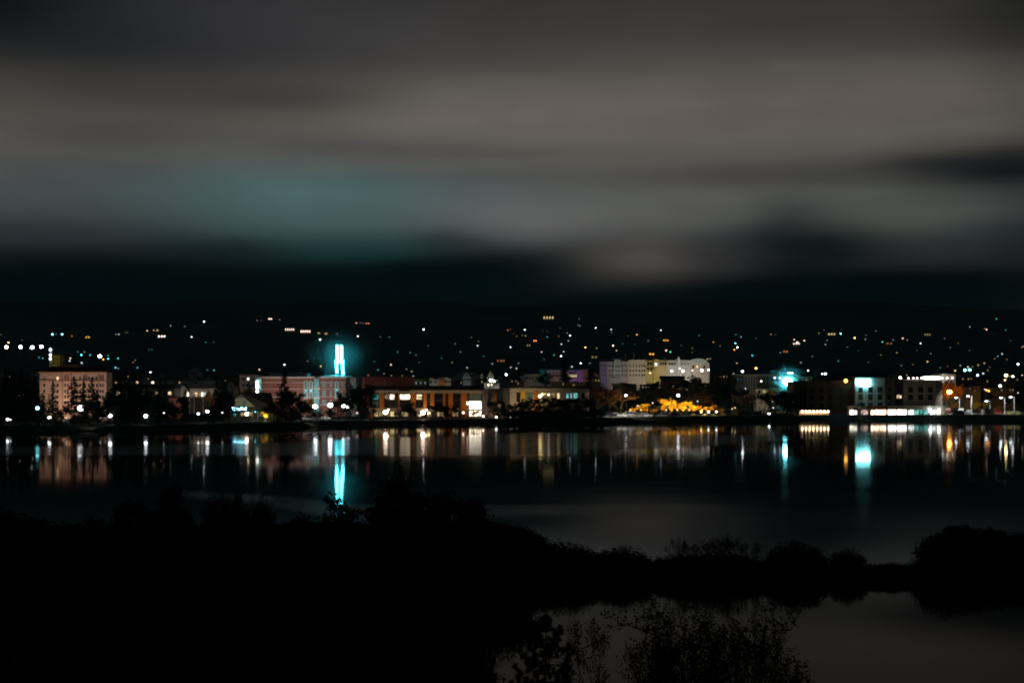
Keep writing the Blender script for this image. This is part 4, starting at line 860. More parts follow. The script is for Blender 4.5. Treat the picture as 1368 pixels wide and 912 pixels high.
# giant floodlight mast and bank of floodlights above it
o = lamp(1052, 509.5, 'c', 6, 640, '', 'sports floodlights', rmax=1.8, name='floodlight_mast', desc='x', k=1.0); PEND.pop(); o['label'] = 'giant dazzling cyan-white floodlight on its mast left of the hotel'; o['category'] = 'floodlight'
for i, px in enumerate((1052.8, 1055.8, 1058.6)): lamp(px, 498.2, 'w', 3, 720, 'in the bank over the giant floodlight', 'sports floodlights', name='floodlight_mast')
for i, (px, py) in enumerate(((8.5, 463.5), (27.3, 463.3), (43, 464), (55.3, 463))): lamp(px, py, 'w' if i % 3 else 'p', 5, 1500, 'in the row at the left edge', 'sports floodlights', rmax=1.4, name='floodlight_mast')
for px, py in ((70, 446.5), (83, 446.5)): lamp(px, py, 'c', 4, 2300, 'in the pair above the left row', 'sports floodlights', rmax=1.3, name='floodlight_mast')
lamp(133.3, 475.7, 'w', 5, 1400, 'over the salmon hotel roof', 'street lamps of the town', rmax=1.3)
for px, py in ((1289.3, 494.2), (1295.4, 494)): lamp(px, py, 't', 4, 900, 'above the right parking lot', 'street lamps of the town', rmax=.7)
# tall parking-lot lamps with arms
for i, (px, py, c) in enumerate(((1282, 531, 'w'), (1298, 529, 'w'), (1322.5, 535.5, 'b'), (1342, 531, 'w'), (1355, 530, 'w'))):
    D = 556; X, Y, Z = W(px, py, D); z = gz(X, Y); h = Z-z
    o = mk('parking_lamp', None, (X, Y, z), cat='lamp', group='tall slim lamps of the parking lot'); pend(o, 'tall slim lamp', 'in the parking lot right of the hotel', px)
    g = MB(); g.tube((0,0,-.3), (0,0,h), .13, .09, 8); g.tube((0,0,-.3), (0,0,.6), .24, .24, 8); mk('pole', g.mesh('pole', whitepaint), parent=o)
    g = MB(); g.tube((0,0,h-.1), (-1.0,0,h+.1), .06, .05, 6); mk('arm', g.mesh('arm', whitepaint), parent=o)
    g = MB(); g.box(-1.5,-.7,-.22,.22,h+.02,h+.2); mk('lamp_head', g.mesh('lamp_head', metal_grey), parent=o)
    g = MB(); g.box(-1.46,-.74,-.2,.2,h-.1,h+.015); mk('lens', g.mesh('lens', emis('parking_lamp_light', (.72,.88,1), 22 if i < 2 else 8)), parent=o)

# ------------------------------------------------------------------ hillside lamps
hill = [(228,435,'w',2),(247,436,'b',2),(272.6,429.6,'w',4),(256,450,'w',3),(275,457,'t',1),(285,457,'t',1),(343.6,428,'p',2),(349,428,'p',1),(373.5,427,'w',2),(427.6,453.5,'w',4),(380,487,'w',3),(346.5,493.6,'p',2),(411,482,'p',1),(428.5,489,'y',3),
 (450.5,446,'p',2),(478,449,'p',3),(476,431.4,'p',2),(481.6,431,'w',1),(485,432,'w',1),(566,440,'w',4),(508,450,'w',1),(522.4,487,'p',3),(548,471,'t',1),(555.7,474,'w',1),(550,496,'p',2),(608,459,'w',1),(623.7,491,'w',2),
 (630,450.7,'w',1),(638,461.6,'w',3),(639,456,'y',1),(678.5,441,'o',2),(682,439.5,'r',1),(686,445.6,'o',1),(701,440.4,'w',3),(682,463.6,'w',3),(698,448,'y',1),(702,448.5,'y',1),(725,442,'o',1),(731,442,'o',1),(731,450,'t',2),(723.5,470,'p',2),(746.5,449,'y',1),
 (758,445,'p',2),(761.6,448,'w',3),(759.4,455,'b',2),(750,459.6,'w',3),(772,434,'w',1),(774.3,435,'w',1),(773.7,426,'w',1),(795.8,437.7,'w',3),(816.4,440,'w',3),(817,444,'w',1),(782,464,'y',3),(819,461.6,'p',3),(823.7,468,'p',2),(764,489.7,'w',2),(788,485,'w',1),
 (657.7,485.7,'b',2),(682.5,490.6,'w',2),(690,492,'w',2),(692.5,485,'w',1),(623.5,491,'w',1),(726.8,480,'b',1),(748,438,'y',1),(690,449,'y',1),(670,482,'p',1),(740,474,'t',1),(797,465,'y',1),
 (883,441,'b',3),(851,447,'o',3),(839,448.7,'y',1),(832,459,'t',1),(848,460,'g',1),(890,468,'p',3),(895.5,470,'g',3),(953,456.8,'o',2),(924.7,465,'y',1),(924.7,470.5,'y',1),(989.9,450,'b',2),(983,447,'t',1),(982.4,458.5,'t',3),(985,463.8,'w',4),(981,467,'o',3),(1005,474.8,'t',2),(984.4,485,'y',2),
 (945,479.6,'y',2),(948.7,479,'p',2),(980,499,'w',2),(1061,453.5,'p',3),(1064.9,457.5,'p',4),(1074.5,455,'p',3),(1042.5,471,'b',1),(1094,445,'y',1),(1100.8,441,'b',1),(1123.2,445.6,'g',4),(1105,454.6,'b',2),(1102.8,460,'p',2),(1141.8,451.3,'o',4),(1156,453,'p',2),(1157,447.6,'p',1),
 (1170,442,'w',1),(1179,456.6,'t',3),(1193,454,'w',2),(1206,451.8,'p',3),(1146.7,468,'g',1),(1177,474,'y',1),(1132,463.5,'b',1),(1212,454,'p',2),(1229.9,458.6,'w',3),(1295.5,436.4,'w',2),(1318,440,'p',3),(1315.5,439,'o',2),(1331,425.9,'t',2),(1343.5,440.8,'t',1),(1364.8,464,'o',2),(1367,462.7,'p',2),
 (1338.7,472.6,'w',2),(1333,475.7,'t',2),(1329,479,'y',1),(1315,485,'y',2),(1306.9,487.7,'y',2),(1299,490,'y',1),(1293,490,'w',2),(1239,483,'y',2),(1219.6,486.6,'y',1),(1256,491,'g',1),(1276,495,'y',2),(1360,486.4,'w',4),(1306,501,'b',4),(1313.5,498.7,'w',3),(1319.5,494.5,'y',1),(1269.5,464,'w',1),(1243.5,472,'w',1),(1295,468,'y',1),
 (1.3,447,'y',1),(75,446,'t',1),(96,448.7,'o',2),(117.5,449,'p',1),(155,446.5,'w',2),(158.8,446.5,'w',2),(167,444,'y',1),(170,444,'y',1),(196.5,441.7,'y',3),(206,441,'y',1),(199,467,'t',1),(203,467,'t',1),(11.4,457.5,'o',4),(29.5,454.5,'p',1),(57,478.5,'c',2),(52,477.5,'t',1),(94,478.5,'p',3),(93,482,'w',2),(113,470,'p',2),(108.6,474,'t',3),
 (120.5,474,'t',2),(109,484.5,'w',2),(110.5,486,'c',1),(144.5,479,'t',3),(144.5,474.5,'t',2),(157.7,478.5,'t',3),(154.4,491,'c',2),(158,492,'w',1),(180.7,481,'y',1),(183.5,491,'t',2),(178,484,'y',1),(286,494.5,'t',2),(277,494,'t',1),(138,480,'o',3),(110,495,'p',2),(104,470,'t',1),
 (543,493,'w',1),(552,502.5,'w',2),(520,450,'t',1),(476,474,'t',1),(500,483,'t',1),(505,494,'t',1),(513,499,'w',1),(531,470,'t',1),(560,484,'b',1),(572,462,'w',1),(590,478,'t',1),(604,484,'y',1),(615,470,'w',1),(646,476,'t',1),(1030,446.5,'y',1),(1036,447,'y',1),(1010,452,'t',1),(962,462,'w',1),(934,448,'t',1),(910,461,'y',1),(866,455,'w',1),(1085,476,'w',1),(1120,482,'t',1),(1070,484,'w',1),(1160,484,'y',1),(1198,471,'y',1),(1204,488,'p',1),(1225,468,'b',1),(1262,452,'w',1),(1280,458,'y',1),(1350,455,'y',1),(1345,480,'y',1),(1322,490,'p',1),(1283,488,'w',1),(1266,489,'r',1)]
for px, py, c, s in hill:
    D = solveD(px, py, 6, 1050, 4500); lamp(px, py, c, s, D, hplace(px, py), 'lamps scattered over the dark hillside', rmax=.4+D/4200, hp=6.0)

# ------------------------------------------------------------------ vehicles
def make_car(kind=0):
    m_ = {}; body = MB(); L, H0 = (4.4, .75) if kind == 0 else (4.8, .95)
    pr = [(-L/2,.35),(-L/2,.7),(-L/2+.15,H0),(-1.35,H0+.08),(-.8,H0+.58),(.75,H0+.6),(1.35,H0+.1),(L/2-.15,H0-.02),(L/2,.65),(L/2,.35)] if kind == 0 else \
         [(-L/2,.4),(-L/2,.9),(-L/2+.1,H0+.1),(-L/2+.25,H0+.75),(.9,H0+.78),(1.5,H0+.1),(L/2-.1,H0),(L/2,.75),(L/2,.4)]
    body.prism(pr, -.85, .85); cabin = MB(); 
    cabin.prism([(-1.2,H0+.1),(-.75,H0+.5),(.7,H0+.52),(1.2,H0+.12)] if kind == 0 else [(-2.0,H0+.15),(-1.9,H0+.65),(.85,H0+.68),(1.3,H0+.15)], -.865, .865)
    wh = MB(); wh.tube((0,-.1,0), (0,.1,0), .33, .33, 14); rim = MB(); rim.tube((0,-.115,0), (0,.115,0), .19, .19, 10)
    hl = MB(); hl.box(-.04,.05,-.16,.16,-.09,.09)
    return body, cabin, wh, rim, hl, L, H0
tyre = mat('tyre_rubber', (.02,.02,.02), .9); cm = {}
carmesh = {}
for k in (0, 1):
    bo, ca, wh_, rm, hl, L, H0 = make_car(k)
    carmesh[k] = (bo, ca.mesh('side_windows', glass), wh_.mesh('wheel', tyre), rm.mesh('rim', metal_grey), hl.mesh('headlight', mat('lamp_lens', (.6,.6,.6), .2)), L, H0)
paint = {n: mat('car_paint_'+n, c, .25, .05, 1, .6) for n, c in (('white', (.75,.75,.75)), ('silver', (.4,.41,.43)), ('black', (.02,.02,.022)), ('red', (.35,.03,.02)), ('blue', (.04,.09,.25)), ('tan', (.35,.28,.18)))}
for (px, D, k, colr, rz, place) in [(97,418,0,'white',0,'under the pines below the salmon hotel'),(104,418,0,'silver',0,'under the pines below the salmon hotel'),(120,418,1,'white',0,'under the pines below the salmon hotel'),(127,418,0,'tan',0,'under the pines below the salmon hotel'),
      (412,462,0,'white',.2,'on the drive before the brick civic hall'),(418,464,1,'silver',.2,'on the drive before the brick civic hall'),(430,464,0,'black',0,'on the drive before the brick civic hall'),
      (804,520,0,'silver',0,'in the shore car park'),(813,520,1,'black',0,'in the shore car park'),(821,521,0,'white',0,'in the shore car park'),(837,521,0,'white',.1,'in the shore car park'),(845,521,1,'silver',0,'in the shore car park'),(852,521,0,'tan',0,'in the shore car park'),(861,521,0,'white',-.1,'in the shore car park'),(888,524,0,'silver',0,'in the shore car park'),(901,524,0,'black',0,'in the shore car park'),(914,524,0,'white',0,'in the shore car park'),
      (1027,556,0,'white',0,'left of the hotel arcade'),(1037,556,1,'silver',0,'left of the hotel arcade'),(1045,557,0,'white',0,'left of the hotel arcade'),(1261,562,0,'silver',1.2,'in the right parking lot'),(1265.5,566,1,'red',1.4,'in the right parking lot'),(1284,562,1,'white',1.3,'in the right parking lot'),(1295,560,0,'silver',1.2,'in the right parking lot'),(1333,560,0,'red',0,'in the right parking lot'),(1311,566,0,'black',1.3,'in the right parking lot')]:
    X = (px-684)/F*D; o = mk('parked_car' if k == 0 else 'parked_van', None, (X, D, gz(X, D)), cat='car' if k == 0 else 'van', group='vehicles parked along the far shore'); o.rotation_euler.z = rz
    bo, ca, wh_, rm, hl, L, H0 = carmesh[k]; key = (k, colr)
    if key not in cm: cm[key] = bo.mesh('body', paint[colr])
    mk('body', cm[key], parent=o); mk('side_windows', ca, parent=o)
    for sx_ in (-1, 1):
        for sy_ in (-1, 1):
            w_ = mk('wheel', wh_, (sx_*L*.31, sy_*.8, .33), o); mk('rim', rm, (0,0,0), w_)
            if sx_ == 1: mk('headlight', hl, (L/2, sy_*.6, .62), o)
    pend(o, f'{colr} parked '+('car' if k == 0 else 'van'), place, px)

# parking lot surface, promenade, shore lawn, kiosks
asph = mat('asphalt', (.05,.05,.052), .9, .25, .8); conc = mat('pale_pavement', (.32,.30,.27), .9, .15, .6); lawn = mat('mown_lawn', (.07,.09,.025), .95, .4, .5)
def strip(name, pa, pb, d0, d1, m_, dz):
    g = MB(); n = max(2, int((pb-pa)/8)); 
    for i in range(n+1):
        px = pa+(pb-pa)*i/n; s0 = shore(px)
        for q in range(5): 
            Y = s0+d0+(d1-d0)*q/4; X = (px-684)/F*Y; g.v.append((X, Y, gz(X, Y)+dz))
    for i in range(n):
        for q in range(4): a = i*5+q; g.f.append((a, a+5, a+6, a+1)); g.m.append(0)
    mk(name, g.mesh(name, m_), kind='structure')
strip('promenade_path', -200, 790, 10, 13.5, conc, .06); strip('promenade_path', 795, 1064, 8.5, 11, conc, .06)
strip('shore_road', -200, 470, 22, 34, asph, .06); strip('car_park', 790, 970, 12.5, 30, conc, .07); strip('lawn_strip', 1204, 1262, -0+6.9, 9.6, lawn, .05); strip('parking_lot', 1262, 1420, 8, 40, conc, .07)
b = Bld('storage_container', 'black storage container at the edge of the right parking lot', 'container', 1281, 553); b.box('container_body', 1274, 1287, 548, 556.6, 0, 2.6, mat('black_container', (.012,.012,.012), .8)); b.box('container_door', 1286.2, 1288.5, 550, 556.6, .3, 2.3, mat('black_container', (.012,.012,.012), .8))
for q in range(6): b.box('container_rib', 1275+q*2, 1275.5+q*2, 548.6, 556, -.06, -.003, metal_dark)
b = Bld('kiosk', 'tan kiosk with flat roof and bright side panel in the parking lot', 'kiosk', 1320, 554); b.box('wall', 1314, 1325, 547, 554.5, 0, 3, mat('tan_render', (.36,.27,.23), .85)); b.box('roof', 1313.4, 1328.5, 546.1, 546.9, -.4, 3.4, metal_dark); b.box('side_panel', 1325.2, 1328, 547, 553, 0, 2, stone); b.win(1319, 550, 4, 3, glass)
for px in (1348.5, 1359):
    b = Bld('dumpster', None, 'dumpster', px, 556, 'low yellow bins in the parking lot'); b.box('bin_body', px-4, px+4, 549.5, 553.5, 0, 1.8, mat('bin_yellow', (.4,.36,.10), .7)); b.box('lid', px-4.3, px+4.3, 548.9, 549.4, -.2, 2, mat('bin_lid', (.3,.3,.25), .6)); pend(b.o, 'low yellow bin', 'by the tall lamps of the parking lot', px)
# railing by the neon shop
r0 = (300-684)/F*437; o = mk('railing', None, (r0, 437, gz(r0, 437)), label='low pale shore railing before the neon shop', cat='railing'); g = MB(); ln = (352-300)/F*437
for q in range(27): g.box(ln*q/26-.03, ln*q/26+.03, -.03, .03, -.3, 1.0); mk
mk('posts', g.mesh('posts', whitepaint), parent=o); g = MB(); g.box(0, ln, -.025, .025, 1.0, 1.08); g.box(0, ln, -.02, .02, .5, .56); mk('rail', g.mesh('rail', whitepaint), parent=o)
fill_light(352, 447, .4, 350, 558, 458, (1,.86,.45), 3200, 'added floodlight beside the yellow tree at the neon shop', 140)  # light added to brighten the yellow tree
fill_light(1268, 586, 4, 1268, 524, 603, (1,.5,.10), 5200, 'added floodlight at the amber tree right of the hotel', 130)  # light added so the foliage round the orange lamp shows amber
lamp(330, 553, 'p', 4, 446, 'before the neon shop', G1); 
# warm lights added under the autumn trees to make them glow
for px in (845, 858, 892, 905, 918, 930, 942): fill_light(px, 545, 2.5, px, 545, 562, (1,.70,.22), 8000, {845: 'first', 858: 'second', 892: 'third', 905: 'fourth', 918: 'fifth', 930: 'sixth', 942: 'last'}[px]+' added floodlight from the left along the shore car park', 150)
for px in (842, 856, 890, 905, 921, 938): lamp(px, 547.5, 'y', 2, 530, 'added low among the autumn trees', 'added low lamps of the shore car park')  # small lamps added to warm the trees

for px, n_ in ((806,'left'),(820,'middle'),(840,'fourth'),(852,'right')): fill_light(px, 512, 4.5, px+2, 557, 521, (1,.93,.85), 1500, f'{n_} added floodlight over the parked cars of the shore car park', 120)  # lights added above the cars to brighten them
for px, n_ in ((415,'white car'),(120,'white van')): fill_light(px, shore(px)+1.5, 1.2, px, 560, shore(px)+20, (1,.95,.9), 600, f'added floodlight by the {n_} at the shore', 120)  # added lights for the cars on the left shore
for px, n_ in ((1270,'left'),(1296,'middle'),(1345,'right')): fill_light(px, 552, 5.5, px+3, 560, 568, (.95,1,.95), 2200, f'{n_} added floodlight over the right parking lot', 130)  # lights added to brighten the lot
# utility poles
def upole(px, yt, D, label, zb=None):
    X, Y, Z = W(px, yt, D); z = gz(X, Y) if zb is None else zb; h = Z-z; o = mk('utility_pole', None, (X, Y, z), label=label, cat='utility pole', group='wooden utility poles')
    s_ = h/13 if h > 5.5 and D < 100 else h/9; g = MB(); g.tube((0,0,-.3), (0,0,h), .16*s_, .1*s_, 7); mk('pole', g.mesh('pole', bark), parent=o); g = MB(); g.box(-1.1*s_, 1.1*s_, -.06*s_, .06*s_, h*.9, h*.9+.12*s_); mk('crossarm', g.mesh('crossarm', bark), parent=o)
    g = MB()
    for q in (-.9,-.4,.4,.9): g.tube((q*s_,0,h*.9+.12*s_), (q*s_,0,h*.9+.35*s_), .05*s_, .03*s_, 6)
    mk('insulators', g.mesh('insulators', metal_grey), parent=o)
upole(909, 516, 575, 'wooden utility pole beside the right lamp above the autumn trees'); upole(979, 527, 560, 'wooden utility pole among the dark trees left of the mast'); upole(1026, 500, 640, 'tall pole above the small white garage'); upole(535, 620, 62, 'dark wooden utility pole with crossarm above the nearest left tree', .6)

# ------------------------------------------------------------------ far-shore trees
GT_ = 'dark trees along the far shore'
P = plant
for px, yt, off, k in [(-6,498,26,'con1'),(6,492,24,'con3'),(17,494,28,'con1'),(27,490,22,'con0'),(37,497,27,'con3'),(47,500,30,'con1'),(57,524,16,'con0'),(70,508,14,'con3'),(99,502,17,'pine0'),(112,508,20,'con1'),(124,504,16,'pine1'),(131,520,18,'con0')]:
    P(k, px, yt, shore(px)+off, 'conifer_tree', 'dark conifer', 'before the salmon hotel', 'tree', GT_)
for px, yt, off, k in [(152,508,20,'pine2'),(161,500,26,'con3'),(172,503,22,'pine0'),(178,498,30,'con1'),(187,507,24,'con3'),(213,508,18,'pine1'),(220,515,24,'con1')]: P(k, px, yt, shore(px)+off, 'conifer_tree', 'dark conifer', 'below the pale halls', 'tree', GT_)
for px, yt, off, k, w in [(140,540,14,'br0',14),(205,538,17,'br1',18),(232,536,26,'br2',20),(245,530,30,'br3',22),(285,540,16,'br1',20),(298,520,34,'br0',18)]: P(k, px, yt, shore(px)+off, 'leafy_tree', 'dark rounded tree', 'between the salmon hotel and the neon shop', 'tree', GT_, w)
P('con3', 291, 500, 520, 'conifer_tree', 'olive dark conifer', 'left of the neon shop', 'tree', GT_); P('con1', 300, 506, 530, 'conifer_tree', 'slim dark conifer', 'left of the neon shop', 'tree', GT_)
P('bare0', 265, 522, 500, 'bare_tree', 'bare twiggy tree', 'before the lit porch hall', 'tree', GT_, 26); P('ao0', 281, 519, 515, 'autumn_tree', 'orange autumn tree', 'beside the lit porch hall', 'tree', GT_, 12); P('ao1', 324, 514, 545, 'autumn_tree', 'orange autumn tree', 'before the tan block', 'tree', GT_, 18); P('br2', 333, 509, 542, 'leafy_tree', 'small dark tree', 'before the tan block', 'tree', GT_, 11)
fill_light(322, 528, .6, 324, 522, 545, (1,.7,.4), 350, 'added floodlight below the orange tree before the tan block'); fill_light(283, 507, .6, 281, 526, 515, (1,.7,.4), 220, 'added floodlight below the orange tree beside the lit porch hall')
P('con3', 379, 491, 452, 'conifer_tree', 'tallest black spruce spire', 'before the brick civic hall', 'tree', GT_, 34)
for px, yt, w, k in [(371,524,30,'br0'),(388,521,34,'br3'),(402,531,28,'br1'),(362,536,20,'br2')]: P(k, px, yt, 446, 'leafy_tree', 'broad black tree', 'around the foot of the tall spruce', 'tree', GT_, w)
P('ay0', 354, 548, 449, 'autumn_tree', 'glowing yellow tree', 'beside the neon shop', 'tree', GT_, 15); P('sh0', 360, 553, 452, 'shrub', 'lit shrub', 'beside the neon shop', 'shrub', GT_, 10)
P('ao0', 413, 530, 485, 'autumn_tree', 'small amber cone tree', 'before the arched windows', 'tree', GT_, 11)
for px, yt, w, k, D in [(455,520,16,'br1',480),(468,514,24,'br2',486),(480,510,26,'br0',490),(492,516,22,'br3',486),(452,536,18,'br3',478),(430,541,16,'bare0',480),(443,545,14,'br2',478)]: P(k, px, yt, D, 'leafy_tree', 'dark leafy tree', 'right of the civic hall', 'tree', GT_, w)
for px, yt, w, k in [(521,522,24,'bare0'),(532,528,20,'bare1'),(545,536,18,'br1'),(556,538,16,'bare1'),(583,530,16,'bare0'),(590,538,22,'br2'),(603,540,18,'br0'),(615,536,22,'bare1'),(651,528,20,'bare0'),(661,544,12,'br2'),(538,545,16,'br3')]: P(k, px, yt, shore(px)+16, 'small_tree', 'thin waterfront tree', 'before the orange column building', 'tree', GT_, w)
P('con2', 673, 536, 505, 'conifer_tree', 'pointed black conifer', 'at the stair tower of the beige wing', 'tree', GT_, 16)
for px, yt, w, k in [(687,537,18,'br0'),(698,534,22,'br1'),(708,530,26,'br2'),(722,531,28,'br3'),(736,530,30,'br0'),(750,529,30,'br1'),(766,531,28,'br3'),(780,528,30,'br2')]: P(k, px, yt, shore(px)+12+(px % 7), 'leafy_tree', 'black rounded tree', 'before the beige wing', 'tree', GT_, w)
for px, yt, w, k in [(798,516,36,'bb0'),(815,519,34,'bb1'),(830,522,30,'bb0'),(786,514,28,'bb1')]: P(k, px, yt, 555, 'leafy_tree', 'brownish autumn tree', 'left of the shore car park', 'tree', GT_, w)
P('con0', 754, 476, 800, 'conifer_tree', 'tall slim conifer', 'before the purple block', 'tree', GT_, 20); P('con1', 789, 491, 780, 'conifer_tree', 'broad conifer', 'left of the colourful long block', 'tree', GT_, 30)
for px, yt, w, k, D in [(860,514,26,'bb0',640),(872,508,30,'br1',700),(888,516,26,'bb1',620),(900,512,24,'br3',660),(918,505,26,'br0',720),(925,500,22,'br2',760),(944,504,34,'bb0',700),(958,492,34,'bare0',800),(966,505,34,'bb1',690),(976,512,30,'br2',640),(955,520,34,'br1',600),(935,522,26,'bb0',600),(990,520,28,'br3',600),(1000,524,30,'bb1',590)]: P(k, px, yt, D, 'leafy_tree', 'brown-black tree', 'below the long block', 'tree', 'dark trees of the town', w)
for px, yt, w, k in [(842,545,10,'ao0'),(849,544,10,'ay0'),(859,539,16,'ay1'),(888,531,20,'ay0'),(895,533,16,'ay1'),(897,541,12,'ay0'),(883,541,13,'ao1'),(906,538,13,'ao0'),(918,536,17,'ay1'),(926,541,12,'ao1'),(935,541,10,'ao0'),(955,540,13,'ao1'),(862,544,11,'ao1'),(870,545,11,'ay0'),(876,546,10,'ao0'),(911,541,13,'ay0'),(944,543,12,'ay1'),(950,545,11,'ao0'),(962,545,11,'ay0')]: P(k, px, yt, 556, 'autumn_tree', 'glowing '+('orange' if 'o' in k else 'yellow')+' tree', 'by the shore car park', 'tree', 'autumn trees lit by the car park', w)
for px, yt, w, k in [(924,527,12,'bb0'),(942,527,14,'bb1')]: P(k, px, yt, 580, 'leafy_tree', 'pale lit tree', 'behind the autumn trees', 'tree', 'autumn trees lit by the car park', w)
for px, yt, w, k in [(872,541,14,'br0'),(825,543,18,'br2'),(966,542,26,'br3'),(985,541,26,'bare1'),(1005,533,34,'bare0'),(1018,526,40,'bare1'),(1036,522,26,'br0'),(1052,521,26,'br1'),(1066,528,18,'br3'),(1056,534,20,'br2'),(1051,521,22,'br0'),(1046,522,18,'br3')]: P(k, px, yt, 552, 'leafy_tree', 'black-brown tree', 'between car park and hotel arcade', 'tree', GT_, w)
P('ay1', 1028, 520, 596, 'leafy_tree', 'small green-lit round tree', 'by the white garage', 'tree', 'dark trees of the town', 12); P('con1', 1091, 490, 640, 'conifer_tree', 'black conifer', 'behind the left hotel wing', 'tree', 'dark trees of the town', 26); P('br0', 1098, 499, 645, 'leafy_tree', 'black round tree', 'behind the left hotel wing', 'tree', 'dark trees of the town', 22)
P('br3', 1152, 538, 546, 'leafy_tree', 'black round tree', 'before the hotel lobby', 'tree', GT_, 16); P('br1', 1160, 540, 547, 'leafy_tree', 'black round tree', 'before the hotel lobby', 'tree', GT_, 14)
P('bare0', 1132, 491, 660, 'bare_tree', 'bare yellow-lit tree', 'behind the hotel roof', 'tree', 'dark trees of the town', 18); P('br2', 1225, 494, 700, 'leafy_tree', 'dark round tree', 'behind the right hotel wing', 'tree', 'dark trees of the town', 22)
for px, yt, w, k, D in [(1261,511,24,'ao0',602),(1275,512,26,'ao1',603),(1268,505,22,'ao0',607),(1258,508,26,'bb0',690),(1290,520,30,'bb1',640),(1300,512,34,'bb0',660),(1312,519,26,'bare0',630),(1326,523,26,'bb1',622),(1340,522,30,'br1',630),(1355,526,28,'br3',622),(1368,524,26,'br0',626),(1330,510,26,'br2',680),(1372,508,30,'br1',690)]: P(k, px, yt, D, 'leafy_tree', 'amber-lit tree' if k[:2] == 'ao' else 'dark brown tree', 'behind the parking lot', 'tree', 'dark trees of the town', w)
for px, yt, w, k in [(1276,536,9,'ao1'),(1301,535,9,'ay0'),(1306,537,9,'ay1'),(1316,536,7,'ay0'),(1333,541,9,'ao0'),(1357,541,7,'bb1')]: P(k, px, yt, 568, 'small_tree', 'small lit '+('orange' if 'o' in k else 'yellow' if 'y' in k else 'brown')+' tree', 'in the parking lot', 'tree', 'small trees of the parking lot', w)
for px, yt, w in [(108,551,22),(113,553,20),(103,553,20),(50,551,16)]: P('sh1', px, yt, shore(px)+10, 'shrub', 'added black lakeside shrub', 'under the cyan floodlights', 'shrub', GT_, w)  # shrubs added to block the lamps' reflection in the lake
for i, px in enumerate(range(684, 802, 9)): P('sh%d' % (i % 3), px, 541+(i*37 % 6), shore(px)+9, 'shrub', 'dense black shrub', 'in the hedge before the beige wing', 'shrub', GT_, 22)
for px, yt, w, k in [(88,540,18,'br1'),(95,545,16,'br3'),(118,538,20,'br0'),(138,543,16,'br2'),(128,547,16,'br1'),(80,548,14,'br3')]: P(k, px, yt, shore(px)+11, 'leafy_tree', 'low dark tree', 'before the salmon hotel', 'tree', GT_, w)
for px, yt, w, k in [(150,518,26,'br2'),(196,516,20,'con3'),(206,524,20,'br0'),(247,520,14,'con1'),(307,533,14,'br3'),(403,538,26,'br2'),(424,547,12,'br0'),(467,528,18,'br1'),(485,524,20,'br0'),(499,538,14,'br3'),(550,541,16,'br2'),(575,540,18,'br1'),(630,548,10,'br0'),(655,536,20,'br3')]: P(k, px, yt, shore(px)+15, 'conifer_tree' if k[0] == 'c' else 'leafy_tree', 'irregular black tree', 'along the left half of the far shore', 'tree', GT_, w)
# hill and town background trees that stand out against the lights
r6 = random.Random(31)
for i in range(46):
    px = 20+i*29.5+r6.uniform(-9, 9); yt = r6.uniform(492, 504); D = r6.uniform(820, 1000)
    if 440 < px < 470 or 640 < px < 670 or 800 < px < 955: continue
    P(r6.choice(('br0','br1','br2','br3','con0','con1')), px, yt, D, 'town_tree', 'distant dark tree', 'behind '+('the left waterfront' if px < 330 else 'the civic hall and orange columns' if px < 680 else 'the middle trees' if px < 1060 else 'the sign hotel'), 'tree', 'distant trees among the roofs', r6.uniform(14, 24))

# ------------------------------------------------------------------ near vegetation
GF = 'black trees in the foreground'
def near(key, px, yt, D, w, name, desc, place, cat='tree', group=GF):
    X = (px-684)/F*D; return plant(key, px, yt, D, name, desc, place, cat, group, w, zb=near_z(X, D)-.05)
for key, px, yt, D, w in [('fg0',540,640,60,98),('fg2',562,666,58,56),('fg1',636,668,70,92),('fg0',605,692,55,70),('fg0',210,650,64,72),('fg1',236,676,62,60),('fg2',322,653,60,84),('fg1',350,676,58,50),('fg0',143,676,64,60),('fg2',30,698,60,130),('fg1',90,699,62,110),('fg2',180,690,63,80),('fg0',388,690,60,70),('fg1',425,706,58,90),('fg0',-30,678,60,130)]:
    near(key, px, yt, D, w, 'leafy_tree', 'black foreground tree', 'on the near left bank')
for key, px, yt, w in [('fb0',322,682,90),('fb1',215,684,80),('fb2',538,676,80),('fb0',650,694,110),('fb1',585,700,90),('fb2',690,722,60)]: near(key, px, yt, 66 if px < 600 else 90, w, 'bush', 'tall black bush', 'under the near left trees', 'bush')
near('fs0', 292, 662, 61, 50, 'bare_tree', 'black twiggy tree', 'on the near left bank')
for key, px, yt, D, w in [('fg2',570,772,46,110),('fg1',570,770,47,120),('fg1',540,750,50,130),('fg0',480,760,48,150),('fg2',400,765,50,140),('fg0',300,760,48,160),('fg1',200,765,50,150),('fg2',90,760,48,170),('fg0',10,770,46,140)]:
    near(key, px, yt, D, w, 'leafy_tree', 'black leafy tree', 'filling the lower left corner')
for key, px, yt, D, w in [('fg1',590,850,38,120),('fg0',540,850,36,130),('fg2',636,800,46,56)]: near(key, px, yt, D, w, 'leafy_tree', 'black leafy tree', 'at the bottom left of the pond')
o = near('fp', 729, 817, 37, 96, 'pine_tree', 'young black pine with tufted branches', 'left in the pond foreground')
near('fs0', 840, 787, 38, 165, 'sparse_tree', 'sparse leafy tree', 'rising before the pond'); near('fs1', 958, 788, 37, 190, 'sparse_tree', 'sparse leafy tree', 'rising before the pond'); near('fs0', 1012, 797, 38, 120, 'sparse_tree', 'sparse leafy tree', 'rising before the pond'); near('fs0', 930, 806, 38, 120, 'sparse_tree', 'sparse leafy tree', 'rising before the pond'); near('fs1', 918, 835, 35, 110, 'sparse_tree', 'sparse leafy tree', 'rising before the pond'); near('fs0', 1010, 828, 36, 110, 'sparse_tree', 'sparse leafy tree', 'rising before the pond')
